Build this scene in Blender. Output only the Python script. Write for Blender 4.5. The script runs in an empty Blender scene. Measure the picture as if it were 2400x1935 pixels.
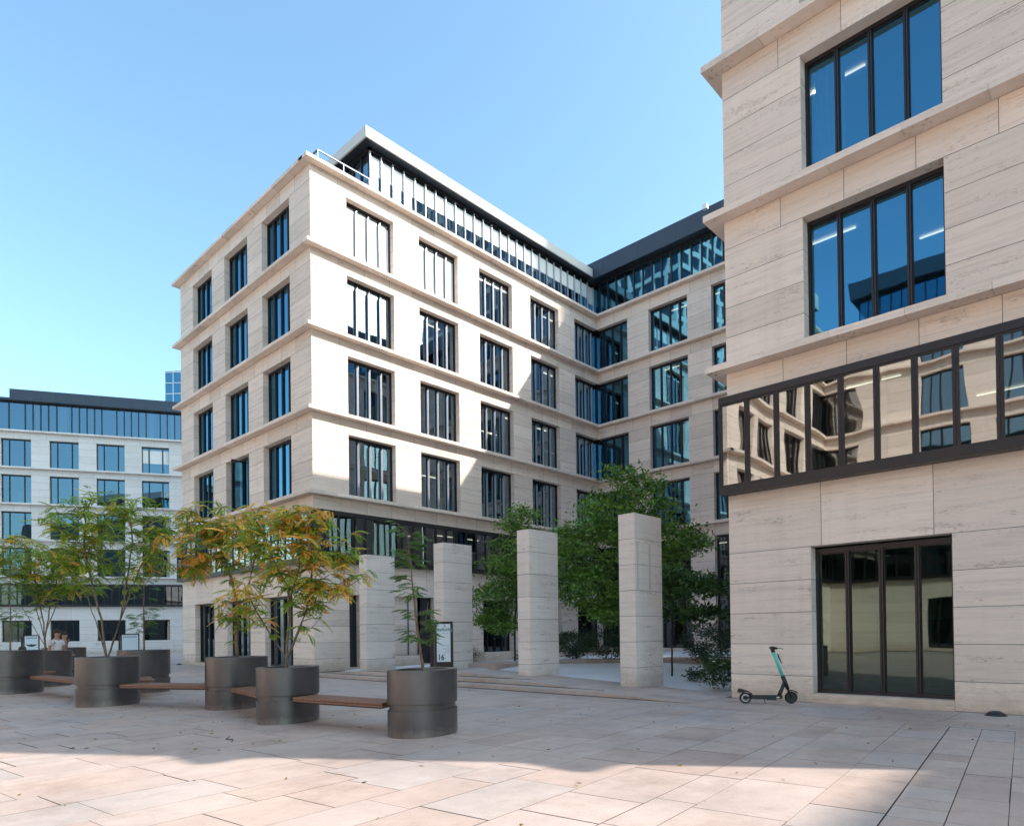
import bpy, math, random
from mathutils import Vector, Matrix
R = math.radians
rnd = random.Random(7)
S = bpy.context.scene
C = S.collection
# ------------------------------------------------------------------ camera
EYE = 1.55
cam = bpy.data.cameras.new('camera'); co = bpy.data.objects.new('camera', cam); C.objects.link(co); S.camera = co
_a, _p, _r = R(43.6467), R(0.5549), R(-0.7199)
Fv = Vector((math.cos(_a)*math.cos(_p), math.sin(_a)*math.cos(_p), math.sin(_p)))
Rv = Vector((math.sin(_a), -math.cos(_a), 0)); Uv = Rv.cross(Fv)
R2 = Rv*math.cos(_r)+Uv*math.sin(_r); U2 = -Rv*math.sin(_r)+Uv*math.cos(_r)
co.matrix_world = Matrix(((R2.x, U2.x, -Fv.x, 0), (R2.y, U2.y, -Fv.y, 0), (R2.z, U2.z, -Fv.z, EYE), (0, 0, 0, 1)))
cam.sensor_width = 36; cam.lens = 23.553; cam.shift_y = 0.2078; cam.clip_start = 0.1; cam.clip_end = 3000
# ------------------------------------------------------------------ world and sun
SUN = Vector((0.7576, -1.1025, 1.0)).normalized()
elev = math.asin(SUN.z); az = math.atan2(SUN.x, SUN.y)          # azimuth clockwise from +Y
W = bpy.data.worlds.new('World'); S.world = W; W.use_nodes = True
wn = W.node_tree.nodes; wl = W.node_tree.links
bg = wn['Background']; sky = wn.new('ShaderNodeTexSky'); sky.sky_type = 'NISHITA'; sky.sun_disc = False
sky.sun_elevation = elev; sky.sun_rotation = az; sky.air_density = 1.25; sky.dust_density = 1.8; sky.ozone_density = 1.6
tn = wn.new('ShaderNodeMix'); tn.data_type = 'RGBA'; tn.blend_type = 'MULTIPLY'; tn.inputs[0].default_value = 1; tn.inputs[7].default_value = (.57, .69, .685, 1)
wl.new(sky.outputs[0], tn.inputs[6]); wl.new(tn.outputs[2], bg.inputs[0]); bg.inputs[1].default_value = 0.15
sl = bpy.data.lights.new('sun', 'SUN'); so = bpy.data.objects.new('sun', sl); C.objects.link(so)
sl.energy = 2.0; sl.angle = R(0.53); sl.color = (1.0, 0.93, 0.86)
so.rotation_euler = SUN.to_track_quat('Z', 'Y').to_euler(); so.location = (0, 0, 60)
S.view_settings.view_transform = 'Standard'; S.view_settings.look = 'None'; S.view_settings.exposure = 1.8; S.view_settings.gamma = 1
S.cycles.max_bounces = 8; S.cycles.transparent_max_bounces = 12; S.cycles.use_denoising = True
S.cycles.caustics_refractive = False
# ------------------------------------------------------------------ materials
def mat(name, col=(.5, .5, .5), rough=.6, metal=0.0, spec=.5):
    m = bpy.data.materials.new(name); m.use_nodes = True
    b = m.node_tree.nodes['Principled BSDF']
    b.inputs['Base Color'].default_value = (*col, 1); b.inputs['Roughness'].default_value = rough
    b.inputs['Metallic'].default_value = metal; b.inputs['Specular IOR Level'].default_value = spec
    return m, m.node_tree.nodes, m.node_tree.links, b
def N(n, t, **kw):
    x = n.new('ShaderNode'+t)
    for k, v in kw.items(): setattr(x, k, v)
    return x
def ramp(n, pts):
    r = N(n, 'ValToRGB'); e = r.color_ramp.elements
    e[0].position, e[0].color = pts[0][0], (*pts[0][1], 1) if len(pts[0][1]) == 3 else pts[0][1]
    e[1].position, e[1].color = pts[-1][0], (*pts[-1][1], 1)
    for p, c in pts[1:-1]:
        q = e.new(p); q.color = (*c, 1)
    return r
def noisec(n, l, vec, scale3, detail=4, rough=.6, off=None):
    mp = N(n, 'Mapping'); mp.inputs['Scale'].default_value = scale3
    l.new(vec, mp.inputs['Vector'])
    if off is not None: l.new(off, mp.inputs['Location'])
    t = N(n, 'TexNoise'); t.inputs['Scale'].default_value = 1; t.inputs['Detail'].default_value = detail; t.inputs['Roughness'].default_value = rough
    l.new(mp.outputs[0], t.inputs['Vector']); return t.outputs['Fac']
def mixc(n, l, a, b, fac, mode='MULTIPLY'):
    m = N(n, 'Mix', data_type='RGBA', blend_type=mode)
    for s, v in ((m.inputs[6], a), (m.inputs[7], b), (m.inputs[0], fac)):
        if hasattr(v, 'node'): l.new(v, s)
        else: s.default_value = v if not isinstance(v, tuple) else (*v, 1)
    return m.outputs[2]
def stone_mat(name, base, tint=.1, streak=.16, pit=.5, rough=.75):
    m, n, l, b = mat(name, base, rough, 0, .25)
    g = N(n, 'NewGeometry'); at = N(n, 'Attribute', attribute_name='tint')
    sc = N(n, 'VectorMath', operation='SCALE'); l.new(at.outputs['Color'], sc.inputs[0]); sc.inputs['Scale'].default_value = 60
    st = noisec(n, l, g.outputs['Position'], (.5, .5, 13), 5, .62, sc.outputs[0])
    s1 = ramp(n, [(.25, (1-streak*1.5,)*3), (.5, (1, 1, 1)), (.8, (1+streak*.4,)*3)]); l.new(st, s1.inputs[0])
    fine = noisec(n, l, g.outputs['Position'], (2.2, 2.2, 60), 3, .6, sc.outputs[0])
    s2 = ramp(n, [(.3, (.86, .83, .8)), (.55, (1, 1, 1))]); l.new(fine, s2.inputs[0])
    ptn = noisec(n, l, g.outputs['Position'], (9, 9, 75), 4, .75, sc.outputs[0])
    clus = noisec(n, l, g.outputs['Position'], (.9, .9, 5), 2, .5, sc.outputs[0])
    add = N(n, 'Math', operation='ADD'); l.new(ptn, add.inputs[0]); 
    mu = N(n, 'Math', operation='MULTIPLY'); l.new(clus, mu.inputs[0]); mu.inputs[1].default_value = .55; l.new(mu.outputs[0], add.inputs[1])
    s3 = ramp(n, [(.90, (1, 1, 1)), (.955, (1-pit, 1-pit*1.1, 1-pit*1.15))]); l.new(add.outputs[0], s3.inputs[0])
    c = mixc(n, l, base, s1.outputs[0], 1.0); c = mixc(n, l, c, s2.outputs[0], .55); c = mixc(n, l, c, s3.outputs[0], 1.0)
    tr = ramp(n, [(0, (1-tint, 1-tint*1.05, 1-tint*1.1)), (1, (1+tint*.5, 1+tint*.45, 1+tint*.4))])
    sp = N(n, 'SeparateColor'); l.new(at.outputs['Color'], sp.inputs[0]); l.new(sp.outputs[0], tr.inputs[0])
    c = mixc(n, l, c, tr.outputs[0], 1.0)
    # splash dirt at the foot of the walls and faint vertical run-off marks
    sx = N(n, 'SeparateXYZ'); l.new(g.outputs['Position'], sx.inputs[0])
    dn = noisec(n, l, g.outputs['Position'], (3.5, 3.5, 5), 5, .7); ad = N(n, 'Math', operation='MULTIPLY_ADD'); l.new(dn, ad.inputs[0]); ad.inputs[1].default_value = .9; l.new(sx.outputs[2], ad.inputs[2])
    dr = ramp(n, [(.42, (.66, .60, .53)), (1.0, (1, 1, 1))]); l.new(ad.outputs[0], dr.inputs[0]); c = mixc(n, l, c, dr.outputs[0], .85)
    vn = noisec(n, l, g.outputs['Position'], (3.0, 3.0, .12), 3, .6); vr = ramp(n, [(.28, (.86, .85, .84)), (.48, (1, 1, 1))]); l.new(vn, vr.inputs[0]); c = mixc(n, l, c, vr.outputs[0], .35)
    l.new(c, b.inputs['Base Color'])
    bp = N(n, 'Bump'); bp.inputs['Strength'].default_value = .25; bp.inputs['Distance'].default_value = .01
    l.new(s3.outputs[0], bp.inputs['Height']); l.new(bp.outputs[0], b.inputs['Normal'])
    return m
M = {}
M['stone'] = stone_mat('travertine', (.88, .74, .64), .12, .12, .36)
M['stone_pale'] = stone_mat('pale_travertine', (.74, .71, .69), .06, .07, .2)
M['pillar'] = stone_mat('pillar_stone', (.82, .72, .65), .09, .10, .45)
M['stain'] = stone_mat('stained_stone', (.60, .52, .48), .05, .10, .3)
M['joint'] = mat('dark_joint', (.10, .085, .075), .9)[0]  # dark mortar and backing seen between stones and slabs
def paver_mat():
    m, n, l, b = mat('sandstone_paving', (.5, .4, .35), .62, 0, .35)
    g = N(n, 'NewGeometry'); at = N(n, 'Attribute', attribute_name='tint')
    sp = N(n, 'SeparateColor'); l.new(at.outputs['Color'], sp.inputs[0])
    r1 = ramp(n, [(0, (.50, .38, .32)), (.3, (.55, .425, .36)), (.7, (.57, .455, .395)), (1, (.53, .45, .405))]); l.new(sp.outputs[0], r1.inputs[0])
    big = noisec(n, l, g.outputs['Position'], (.5, .5, .5), 5, .6)
    r2 = ramp(n, [(.3, (.84, .84, .85)), (.6, (1.04, 1.03, 1.02))]); l.new(big, r2.inputs[0])
    fi = noisec(n, l, g.outputs['Position'], (55, 55, 55), 3, .7)
    r3 = ramp(n, [(.25, (.78, .78, .78)), (.7, (1.1, 1.1, 1.1))]); l.new(fi, r3.inputs[0])
    me = noisec(n, l, g.outputs['Position'], (3.2, 3.2, 3), 6, .7)
    r4 = ramp(n, [(.3, (.88, .87, .86)), (.65, (1.05, 1.05, 1.05))]); l.new(me, r4.inputs[0])
    c = mixc(n, l, r1.outputs[0], r2.outputs[0], 1.0); c = mixc(n, l, c, r3.outputs[0], .6); c = mixc(n, l, c, r4.outputs[0], .8)
    st_ = noisec(n, l, g.outputs['Position'], (.9, .9, .9), 8, .78); r6 = ramp(n, [(.36, (.80, .77, .74)), (.50, (1, 1, 1))]); l.new(st_, r6.inputs[0]); c = mixc(n, l, c, r6.outputs[0], .8)
    sn = noisec(n, l, g.outputs['Position'], (9, 9, 9), 2, .5)
    r5 = ramp(n, [(.74, (1, 1, 1)), (.80, (.6, .58, .56))]); l.new(sn, r5.inputs[0]); c = mixc(n, l, c, r5.outputs[0], .7)
    l.new(c, b.inputs['Base Color'])
    rr = ramp(n, [(.3, (.5,)*3), (.7, (.72,)*3)]); l.new(big, rr.inputs[0]); l.new(rr.outputs[0], b.inputs['Roughness'])
    bp = N(n, 'Bump'); bp.inputs['Strength'].default_value = .15; bp.inputs['Distance'].default_value = .005
    l.new(fi, bp.inputs['Height']); l.new(bp.outputs[0], b.inputs['Normal'])
    return m
M['paver'] = paver_mat()
M['frame'] = mat('anthracite_aluminium', (.045, .043, .047), .38, .6)[0]
M['fascia'] = mat('dark_fascia_metal', (.06, .075, .10), .42, .5)[0]
M['fin'] = mat('bright_aluminium_fin', (.55, .56, .60), .4, .5)[0]
M['roofwhite'] = mat('pale_fascia_panel', (.66, .62, .58), .5)[0]
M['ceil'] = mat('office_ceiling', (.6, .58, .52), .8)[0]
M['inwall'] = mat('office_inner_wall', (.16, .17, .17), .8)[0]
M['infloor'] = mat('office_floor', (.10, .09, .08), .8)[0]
M['blind'] = mat('white_roller_blind', (.82, .81, .79), .7)[0]
M['curtain'] = mat('grey_curtain', (.42, .47, .50), .8)[0]
M['door'] = mat('dark_door_panel', (.03, .03, .035), .5)[0]
def emis(name, col, s):
    m, n, l, b = mat(name, col, .5); b.inputs['Emission Color'].default_value = (*col, 1); b.inputs['Emission Strength'].default_value = s; return m
M['lamp'] = emis('office_strip_light', (1, .95, .8), .7)
def glass_mat(name, gcol, base, edge, tr, wav=.004, wscale=.8):
    m = bpy.data.materials.new(name); m.use_nodes = True; n = m.node_tree.nodes; l = m.node_tree.links
    n.remove(n['Principled BSDF']); out = n['Material Output']
    g = N(n, 'NewGeometry'); bp = N(n, 'Bump'); bp.inputs['Strength'].default_value = 1; bp.inputs['Distance'].default_value = wav
    h = noisec(n, l, g.outputs['Position'], (wscale, wscale, wscale*.7), 1, .4); l.new(h, bp.inputs['Height'])
    gl = N(n, 'BsdfGlossy'); gl.inputs['Color'].default_value = (*gcol, 1); gl.inputs['Roughness'].default_value = .015; l.new(bp.outputs[0], gl.inputs['Normal'])
    tp = N(n, 'BsdfTransparent'); tp.inputs['Color'].default_value = (*tr, 1)
    lw = N(n, 'LayerWeight'); lw.inputs['Blend'].default_value = .35
    mr = N(n, 'MapRange'); mr.inputs[1].default_value = 0; mr.inputs[2].default_value = 1; mr.inputs[3].default_value = base; mr.inputs[4].default_value = edge
    l.new(lw.outputs['Fresnel'], mr.inputs[0])
    mx = N(n, 'MixShader'); l.new(mr.outputs[0], mx.inputs[0]); l.new(tp.outputs[0], mx.inputs[1]); l.new(gl.outputs[0], mx.inputs[2]); l.new(mx.outputs[0], out.inputs[0])
    return m
M['glass_lit'] = glass_mat('clear_sunlit_glass', (.62, .82, .95), .34, .95, (.74, .78, .77))
M['glass'] = glass_mat('solar_glass', (.22, .60, .86), .36, .9, (.42, .50, .50))
M['glass_clear'] = glass_mat('clear_window_glass', (.80, .83, .84), .32, .95, (.40, .44, .42), .007)
M['glass_green'] = glass_mat('green_tinted_ground_glass', (.50, .66, .62), .13, .9, (.30, .40, .34), .004)
M['glass_blue'] = glass_mat('pale_blue_glass', (.34, .57, .76), .34, .9, (.42, .50, .50), .005)
M['glass_dark'] = glass_mat('dark_window_glass', (.6, .75, .9), .16, .9, (.42, .46, .44))
def steel():
    m, n, l, b = mat('brushed_grey_steel', (.2, .19, .19), .40, .75)
    g = N(n, 'TexCoord'); f = noisec(n, l, g.outputs['Object'], (60, 60, 1.5), 3, .6)
    r = ramp(n, [(.3, (.28,)*3), (.7, (.42,)*3)]); l.new(f, r.inputs[0]); l.new(r.outputs[0], b.inputs['Roughness'])
    c = noisec(n, l, g.outputs['Object'], (1.5, 1.5, 1.2), 5, .6); r2 = ramp(n, [(.3, (.105, .10, .105)), (.7, (.165, .155, .155))]); l.new(c, r2.inputs[0])
    sz = N(n, 'SeparateXYZ'); l.new(g.outputs['Object'], sz.inputs[0]); dn = noisec(n, l, g.outputs['Object'], (5, 5, 2), 5, .7); ad = N(n, 'Math', operation='MULTIPLY_ADD'); l.new(dn, ad.inputs[0]); ad.inputs[1].default_value = .35; l.new(sz.outputs[2], ad.inputs[2])
    r3 = ramp(n, [(.16, (.22, .19, .165)), (.30, (0, 0, 0))]); l.new(ad.outputs[0], r3.inputs[0]); cc = mixc(n, l, r2.outputs[0], r3.outputs[0], .5, 'ADD'); l.new(cc, b.inputs['Base Color'])
    return m
M['steel'] = steel()
def wood():
    m, n, l, b = mat('weathered_bench_wood', (.3, .15, .1), .6)
    at = N(n, 'Attribute', attribute_name='tint'); g = N(n, 'TexCoord')
    f = noisec(n, l, g.outputs['Object'], (2, 30, 30), 5, .7)
    r = ramp(n, [(.3, (.17, .085, .055)), (.7, (.34, .19, .13))]); l.new(f, r.inputs[0]); l.new(r.outputs[0], b.inputs['Base Color']); return m
M['wood'] = wood()
def soilm(name, a, b_, sc, bump=.02):
    m, n, l, b = mat(name, a, .9); g = N(n, 'NewGeometry'); f = noisec(n, l, g.outputs['Position'], (sc,)*3, 5, .8)
    r = ramp(n, [(.35, a), (.65, b_)]); l.new(f, r.inputs[0]); l.new(r.outputs[0], b.inputs['Base Color'])
    bp = N(n, 'Bump'); bp.inputs['Distance'].default_value = bump; l.new(f, bp.inputs['Height']); l.new(bp.outputs[0], b.inputs['Normal']); return m
M['soil'] = soilm('dark_soil', (.03, .022, .016), (.09, .065, .045), 18)
M['gravel'] = soilm('white_marble_gravel', (.66, .68, .70), (.93, .94, .95), 26, .03)
M['asphalt'] = soilm('far_ground_paving', (.30, .26, .24), (.36, .32, .29), .4, .001)
M['bark'] = soilm('grey_brown_bark', (.10, .075, .05), (.24, .19, .13), 14, .01)
M['bark_dark'] = soilm('dark_bark', (.035, .025, .02), (.09, .07, .05), 16, .01)
def leafm(name, trans=.35, rough=.45):
    m = bpy.data.materials.new(name); m.use_nodes = True; n = m.node_tree.nodes; l = m.node_tree.links
    b = n['Principled BSDF']; at = N(n, 'Attribute', attribute_name='tint'); l.new(at.outputs['Color'], b.inputs['Base Color'])
    b.inputs['Roughness'].default_value = rough; b.inputs['Specular IOR Level'].default_value = .35
    t = N(n, 'BsdfTranslucent'); hs = N(n, 'HueSaturation'); hs.inputs['Value'].default_value = 1.6; l.new(at.outputs['Color'], hs.inputs['Color']); l.new(hs.outputs[0], t.inputs['Color'])
    mx = N(n, 'MixShader'); mx.inputs[0].default_value = trans; l.new(b.outputs[0], mx.inputs[1]); l.new(t.outputs[0], mx.inputs[2]); l.new(mx.outputs[0], n['Material Output'].inputs[0]); return m
M['leaf'] = leafm('leaf', .5, .5); M['leaf_dark'] = leafm('glossy_dark_leaf', .2, .35)
for nm, c, r in (('black_plastic', (.02, .02, .022), .45), ('rubber', (.015, .015, .016), .7), ('mint', (.10, .62, .50), .35), ('hub', (.5, .5, .5), .4),
                 ('white_panel', (.66, .72, .74), .4), ('ink', (.02, .03, .035), .6), ('sage_ink', (.16, .24, .24), .6), ('tee', (.75, .76, .80), .8), ('skin', (.45, .26, .19), .55),
                 ('hair', (.035, .02, .014), .6), ('trouser', (.04, .05, .08), .8), ('petal', (.85, .85, .80), .6), ('shirt_dark', (.10, .11, .13), .8), ('tower_white', (.62, .62, .60), .6), ('scuff_white', (.8, .8, .8), .5)):
    M[nm] = mat(nm, c, r)[0]
# ------------------------------------------------------------------ mesh helper
class MB:
    def __init__(s): s.v = []; s.f = []; s.m = []; s.c = []
    def face(s, pts, mi=0, col=None):
        k = len(s.v); s.v += [tuple(p) for p in pts]; s.f.append(tuple(range(k, k+len(pts)))); s.m.append(mi); s.c.append(col or (.5, .5, .5))
    def box(s, a, b, mi=0, col=None, skip=''):
        x0, y0, z0 = a; x1, y1, z1 = b
        col = col or (rnd.random(), rnd.random(), rnd.random())
        F = {'b': [(x0, y0, z0), (x0, y1, z0), (x1, y1, z0), (x1, y0, z0)], 't': [(x0, y0, z1), (x1, y0, z1), (x1, y1, z1), (x0, y1, z1)],
             'f': [(x0, y0, z0), (x1, y0, z0), (x1, y0, z1), (x0, y0, z1)], 'k': [(x0, y1, z0), (x0, y1, z1), (x1, y1, z1), (x1, y1, z0)],
             'l': [(x0, y0, z0), (x0, y0, z1), (x0, y1, z1), (x0, y1, z0)], 'r': [(x1, y0, z0), (x1, y1, z0), (x1, y1, z1), (x1, y0, z1)]}
        for k, p in F.items():
            if k not in skip: s.face(p, mi, col)
    def prism(s, poly, z0, z1, mi=0, col=None, top=True, bottom=True):
        n = len(poly)
        for i in range(n):
            a, b = poly[i], poly[(i+1) % n]; s.face([(a[0], a[1], z0), (b[0], b[1], z0), (b[0], b[1], z1), (a[0], a[1], z1)], mi, col)
        if top: s.face([(p[0], p[1], z1) for p in poly], mi, col)
        if bottom: s.face([(p[0], p[1], z0) for p in poly[::-1]], mi, col)
    def tube(s, pts, rad, sides=8, mi=0, col=None, caps=True):
        pts = [Vector(p) for p in pts]; rings = []
        for i, p in enumerate(pts):
            t = (pts[min(i+1, len(pts)-1)]-pts[max(i-1, 0)]).normalized()
            u = t.cross(Vector((0, 0, 1)) if abs(t.z) < .95 else Vector((1, 0, 0))).normalized(); w = t.cross(u)
            r = rad[i] if hasattr(rad, '__len__') else rad
            rings.append([p+(u*math.cos(2*math.pi*k/sides)+w*math.sin(2*math.pi*k/sides))*r for k in range(sides)])
        k0 = len(s.v)
        for rg in rings: s.v += [tuple(q) for q in rg]
        for i in range(len(rings)-1):
            for k in range(sides):
                a = k0+i*sides+k; b = k0+i*sides+(k+1) % sides
                s.f.append((a, b, b+sides, a+sides)); s.m.append(mi); s.c.append(col or (.5, .5, .5))
        if caps:
            for base, rev in ((k0, 1), (k0+(len(rings)-1)*sides, 0)):
                q = list(range(base, base+sides)); s.f.append(tuple(q[::-1] if rev else q)); s.m.append(mi); s.c.append(col or (.5, .5, .5))
    def build(s, name, mats, parent=None, smooth=False, loc=None, rz=None):
        me = bpy.data.meshes.new(name); me.from_pydata(s.v, [], s.f)
        if not isinstance(mats, (list, tuple)): mats = [mats]
        for m in mats: me.materials.append(M[m] if isinstance(m, str) else m)
        me.polygons.foreach_set('material_index', s.m)
        if smooth: me.polygons.foreach_set('use_smooth', [True]*len(s.f))
        ca = me.color_attributes.new('tint', 'FLOAT_COLOR', 'CORNER'); buf = []
        for f, c in zip(s.f, s.c): buf += [c[0], c[1], c[2], 1.0]*len(f)
        ca.data.foreach_set('color', buf); me.update()
        if smooth:
            import bmesh
            bm = bmesh.new(); bm.from_mesh(me); bmesh.ops.remove_doubles(bm, verts=bm.verts, dist=.0002); bm.to_mesh(me); bm.free()
        o = bpy.data.objects.new(name, me); C.objects.link(o)
        if parent: o.parent = parent
        if loc is not None: o.location = loc
        if rz is not None: o.rotation_euler = (0, 0, rz)
        return o
def tag(o, label=None, cat=None, group=None, kind=None):
    for k, v in (('label', label), ('category', cat), ('group', group), ('kind', kind)):
        if v: o[k] = v
    return o
def empty(name, loc, rz=0):
    o = bpy.data.objects.new(name, None); C.objects.link(o); o.location = loc; o.rotation_euler = (0, 0, rz); o.empty_display_size = .3; return o
def link_mesh(name, me, parent, loc, rz=0):
    o = bpy.data.objects.new(name, me); C.objects.link(o); o.parent = parent; o.location = loc; o.rotation_euler = (0, 0, rz); return o
# ------------------------------------------------------------------ office buildings
Z = [7.553, 11.044, 14.504, 17.967, 21.471]        # tops of the five cornice bands
HEAD = [10.26, 13.71, 17.24, 20.68]                # window heads of the four window rows
T = .145; PR = .35; REV = .27
ROOF0, ROOF1 = 24.55, 25.6
_win_cache = {}
def win_meshes(w, h, cuts, frame='frame', fins=False):
    key = (round(w, 3), round(h, 3), tuple(round(c, 3) for c in cuts), fins)
    if key in _win_cache: return _win_cache[key]
    b = MB(); t = .055
    for (x0, x1, z0, z1) in ((0, t, 0, h), (w-t, w, 0, h), (t, w-t, 0, t), (t, w-t, h-t*1.6, h)): b.box((x0, 0, z0), (x1, .14, z1))
    for c in cuts:
        if fins: b.box((c-.016, 0, t), (c+.016, .14, h-t*1.6)); continue
        b.box((c-.038, -.02, t), (c-.006, .14, h-t*1.6)); b.box((c+.006, -.02, t), (c+.038, .14, h-t*1.6)); b.box((c-.006, .01, t), (c+.006, .13, h-t*1.6))
    fo = b.build('tmp', frame); fm = fo.data; bpy.data.objects.remove(fo)
    g = MB(); ed = [t]+list(cuts)+[w-t]
    for i in range(len(ed)-1):
        hw = .016 if fins else .038
        a, c = ed[i]+(hw if i else 0), ed[i+1]-(hw if i < len(ed)-2 else 0)
        g.face([(a, .06, t), (c, .06, t), (c, .06, h-t*1.6), (a, .06, h-t*1.6)])
        # inner casement frame
        for (x0, x1, z0, z1) in ((a, a+.018, t, h-t*1.6), (c-.018, c, t, h-t*1.6), (a+.018, c-.018, t, t+.03), (a+.018, c-.018, h-t*1.6-.03, h-t*1.6)): g.box((x0, .035, z0), (x1, .059, z1), 1)
    fn = None
    if fins:
        q = MB()
        for c in cuts: q.box((c-.034, -.075, .12), (c-.020, -.004, h-.30)); q.box((c+.020, -.075, .12), (c+.034, -.004, h-.22))
        o = q.build('tmp', 'fin'); fn = o.data; bpy.data.objects.remove(o)
    _win_cache[key] = (fm, g, fn, {}); return _win_cache[key]
def add_window(parent, P, rz, w, h, cuts, glass='glass', fins=False, blind=0, curtain=0, name='window'):
    fm, g, fn, gl = win_meshes(w, h, cuts, fins=fins)
    o = link_mesh(name, fm, parent, P, rz)
    if glass not in gl:
        t = g.build('glass', [glass, 'frame']); gl[glass] = t.data; bpy.data.objects.remove(t)
    link_mesh('glass', gl[glass], o, (0, 0, 0))
    if fn: link_mesh('fin', fn, o, (0, 0, 0))
    if blind:
        b = MB(); b.box((.06, .048, h*(1-blind)), (w-.06, .056, h-.30)); b.build('blind', 'blind', o)
    if curtain:
        b = MB(); spans = {1: [(.1, .28*w)], 2: [(.72*w, w-.1)], 3: [(.1, .25*w), (.75*w, w-.1)], 4: [(.1, w-.1)]}[curtain]
        for x0, x1 in spans:
            n = int((x1-x0)/.04); pr = None
            for i in range(n+1):
                p = (x0+(x1-x0)*i/n, .34+.05*math.sin(i*1.6+1.3*math.sin(i*.37)))
                if pr: b.face([(pr[0], pr[1], .08), (p[0], p[1], .08), (p[0], p[1], h-.05), (pr[0], pr[1], h-.05)])
                pr = p
        b.build('curtain', 'curtain', o)
    return o
def even(w, n): return [w*i/n for i in range(1, n)]
def local(P0, rz, x, y, z):
    return (P0[0]+x*math.cos(rz)-y*math.sin(rz), P0[1]+x*math.sin(rz)+y*math.cos(rz), z)
def facade(bd, P0, rz, L, wins, ground, stone='stone', endL=True, endR=True, glass='glass', gglass='glass_dark', rglass='glass_clear', fins=False, ribbon=(0, 0),
           cuts=4, blinds=None, curtains=None, inset=(0, 0), interior=True, lights=True, opened=None, zoff=0.0, gdoor=None, depth=5.0, tall=()):
    """local x along the wall, y inward; P0 is the left end seen from outside. wins: [(x0,x1)], ground: [(x0,x1,z0,z1)]"""
    b0 = bd.location; P = (P0[0]-b0.x, P0[1]-b0.y, -b0.z)
    w = MB(); J = .005
    def stone_row(z0, z1, ivs, maxl):
        for (a, c) in ivs:
            n = max(1, round((c-a)/maxl)); 
            for i in range(n):
                x0, x1 = a+(c-a)*i/n, a+(c-a)*(i+1)/n
                jl = 0 if (i == 0) else J; jr = 0 if i == n-1 else J
                col = (rnd.random(), rnd.random(), rnd.random())
                w.face([(x0+jl, 0, z0+J), (x1-jr, 0, z0+J), (x1-jr, 0, z1-J), (x0+jl, 0, z1-J)], 0, col)
            w.face([(a, .012, z0), (c, .012, z0), (c, .012, z1), (a, .012, z1)], 1)
    def gaps(ops):
        iv = []; x = 0
        for o in sorted(ops): iv.append((x, o[0])); x = o[1]
        iv.append((x, L)); return [v for v in iv if v[1]-v[0] > .01]
    # ground floor
    zs = [0, .55, 1.23, 1.91, 2.59, 3.28]
    for z0, z1 in zip(zs[:-1], zs[1:]): stone_row(z0, z1, gaps([g[:2] for g in ground if g[2] < z1-.3]), 3.0)
    for g in ground:
        x0, x1, z0, z1 = g[:4]
        if z1 < 3.5: w.face([(x0, 0, 3.28), (x1, 0, 3.28), (x1, REV, 3.28), (x0, REV, 3.28)], 0, (rnd.random(),)*3)
        for xx in (x0, x1):
            for a, c in zip(zs[:-1], zs[1:]):
                if c > z0+.05:
                    a = max(a, z0); w.face([(xx, 0, a+J), (xx, REV, a+J), (xx, REV, c-J), (xx, 0, c-J)], 0, (rnd.random(), rnd.random(), .4))
        if z0 > 0: w.box((x0+.003, -.012, 0 if z0 < .5 else z0-.05), (x1-.003, REV, z0), 0)
    if ribbon is not None:
        stone_row(3.28, 4.62, [(0, L)], 2.03)
        w.face([(0, .012, 4.62), (L, .012, 4.62), (L, .012, 4.64), (0, .012, 4.64)], 1)
    else:
        for i in range(5): stone_row(3.28+.7*i, 3.28+.7*(i+1), gaps(tall), 2.4)
        for x0, x1 in tall:
            w.face([(x0, 0, 6.78), (x1, 0, 6.78), (x1, REV, 6.78), (x0, REV, 6.78)], 0, (.5, .3, .3))
            for xx in (x0, x1):
                if .01 < xx < L-.01: w.face([(xx, 0, 3.28), (xx, REV, 3.28), (xx, REV, 6.78), (xx, 0, 6.78)], 0, (.5, .6, .3))
    stone_row(6.78, Z[0]-T, [(0, L)], 1.33)
    for k, zb in enumerate(Z[:-1]):
        hd = HEAD[k]; n = 4
        for i in range(n): stone_row(zb+(hd-zb)*i/n, zb+(hd-zb)*(i+1)/n, gaps(wins), 1.9)
        stone_row(hd, Z[k+1]-T, [(0, L)], 1.33)
        for (x0, x1) in wins:
            if x0 > .01:
                for i in range(n): a, c = zb+(hd-zb)*i/n, zb+(hd-zb)*(i+1)/n; w.face([(x0, 0, a+J), (x0, REV, a+J), (x0, REV, c-J), (x0, 0, c-J)], 0, (rnd.random(), rnd.random(), .3))
            if x1 < L-.01:
                for i in range(n): a, c = zb+(hd-zb)*i/n, zb+(hd-zb)*(i+1)/n; w.face([(x1, 0, a+J), (x1, REV, a+J), (x1, REV, c-J), (x1, 0, c-J)], 0, (rnd.random(), rnd.random(), .3))
            w.face([(x0, 0, hd), (x1, 0, hd), (x1, REV, hd), (x0, REV, hd)], 0, (rnd.random(), .3, .3))
            w.face([(x0, 0, zb-.002), (x1, 0, zb-.002), (x1, REV+.1, zb-.002), (x0, REV+.1, zb-.002)], 0, (.5, .3, .3))
    w.build('wall', [stone, 'joint'], bd, loc=P, rz=rz)
    # cornice bands, in blocks
    c = MB(); e0 = -PR if endL is True else (0 if endL is False else endL); e1 = L+PR if endR is True else (L if endR is False else endR)
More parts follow.
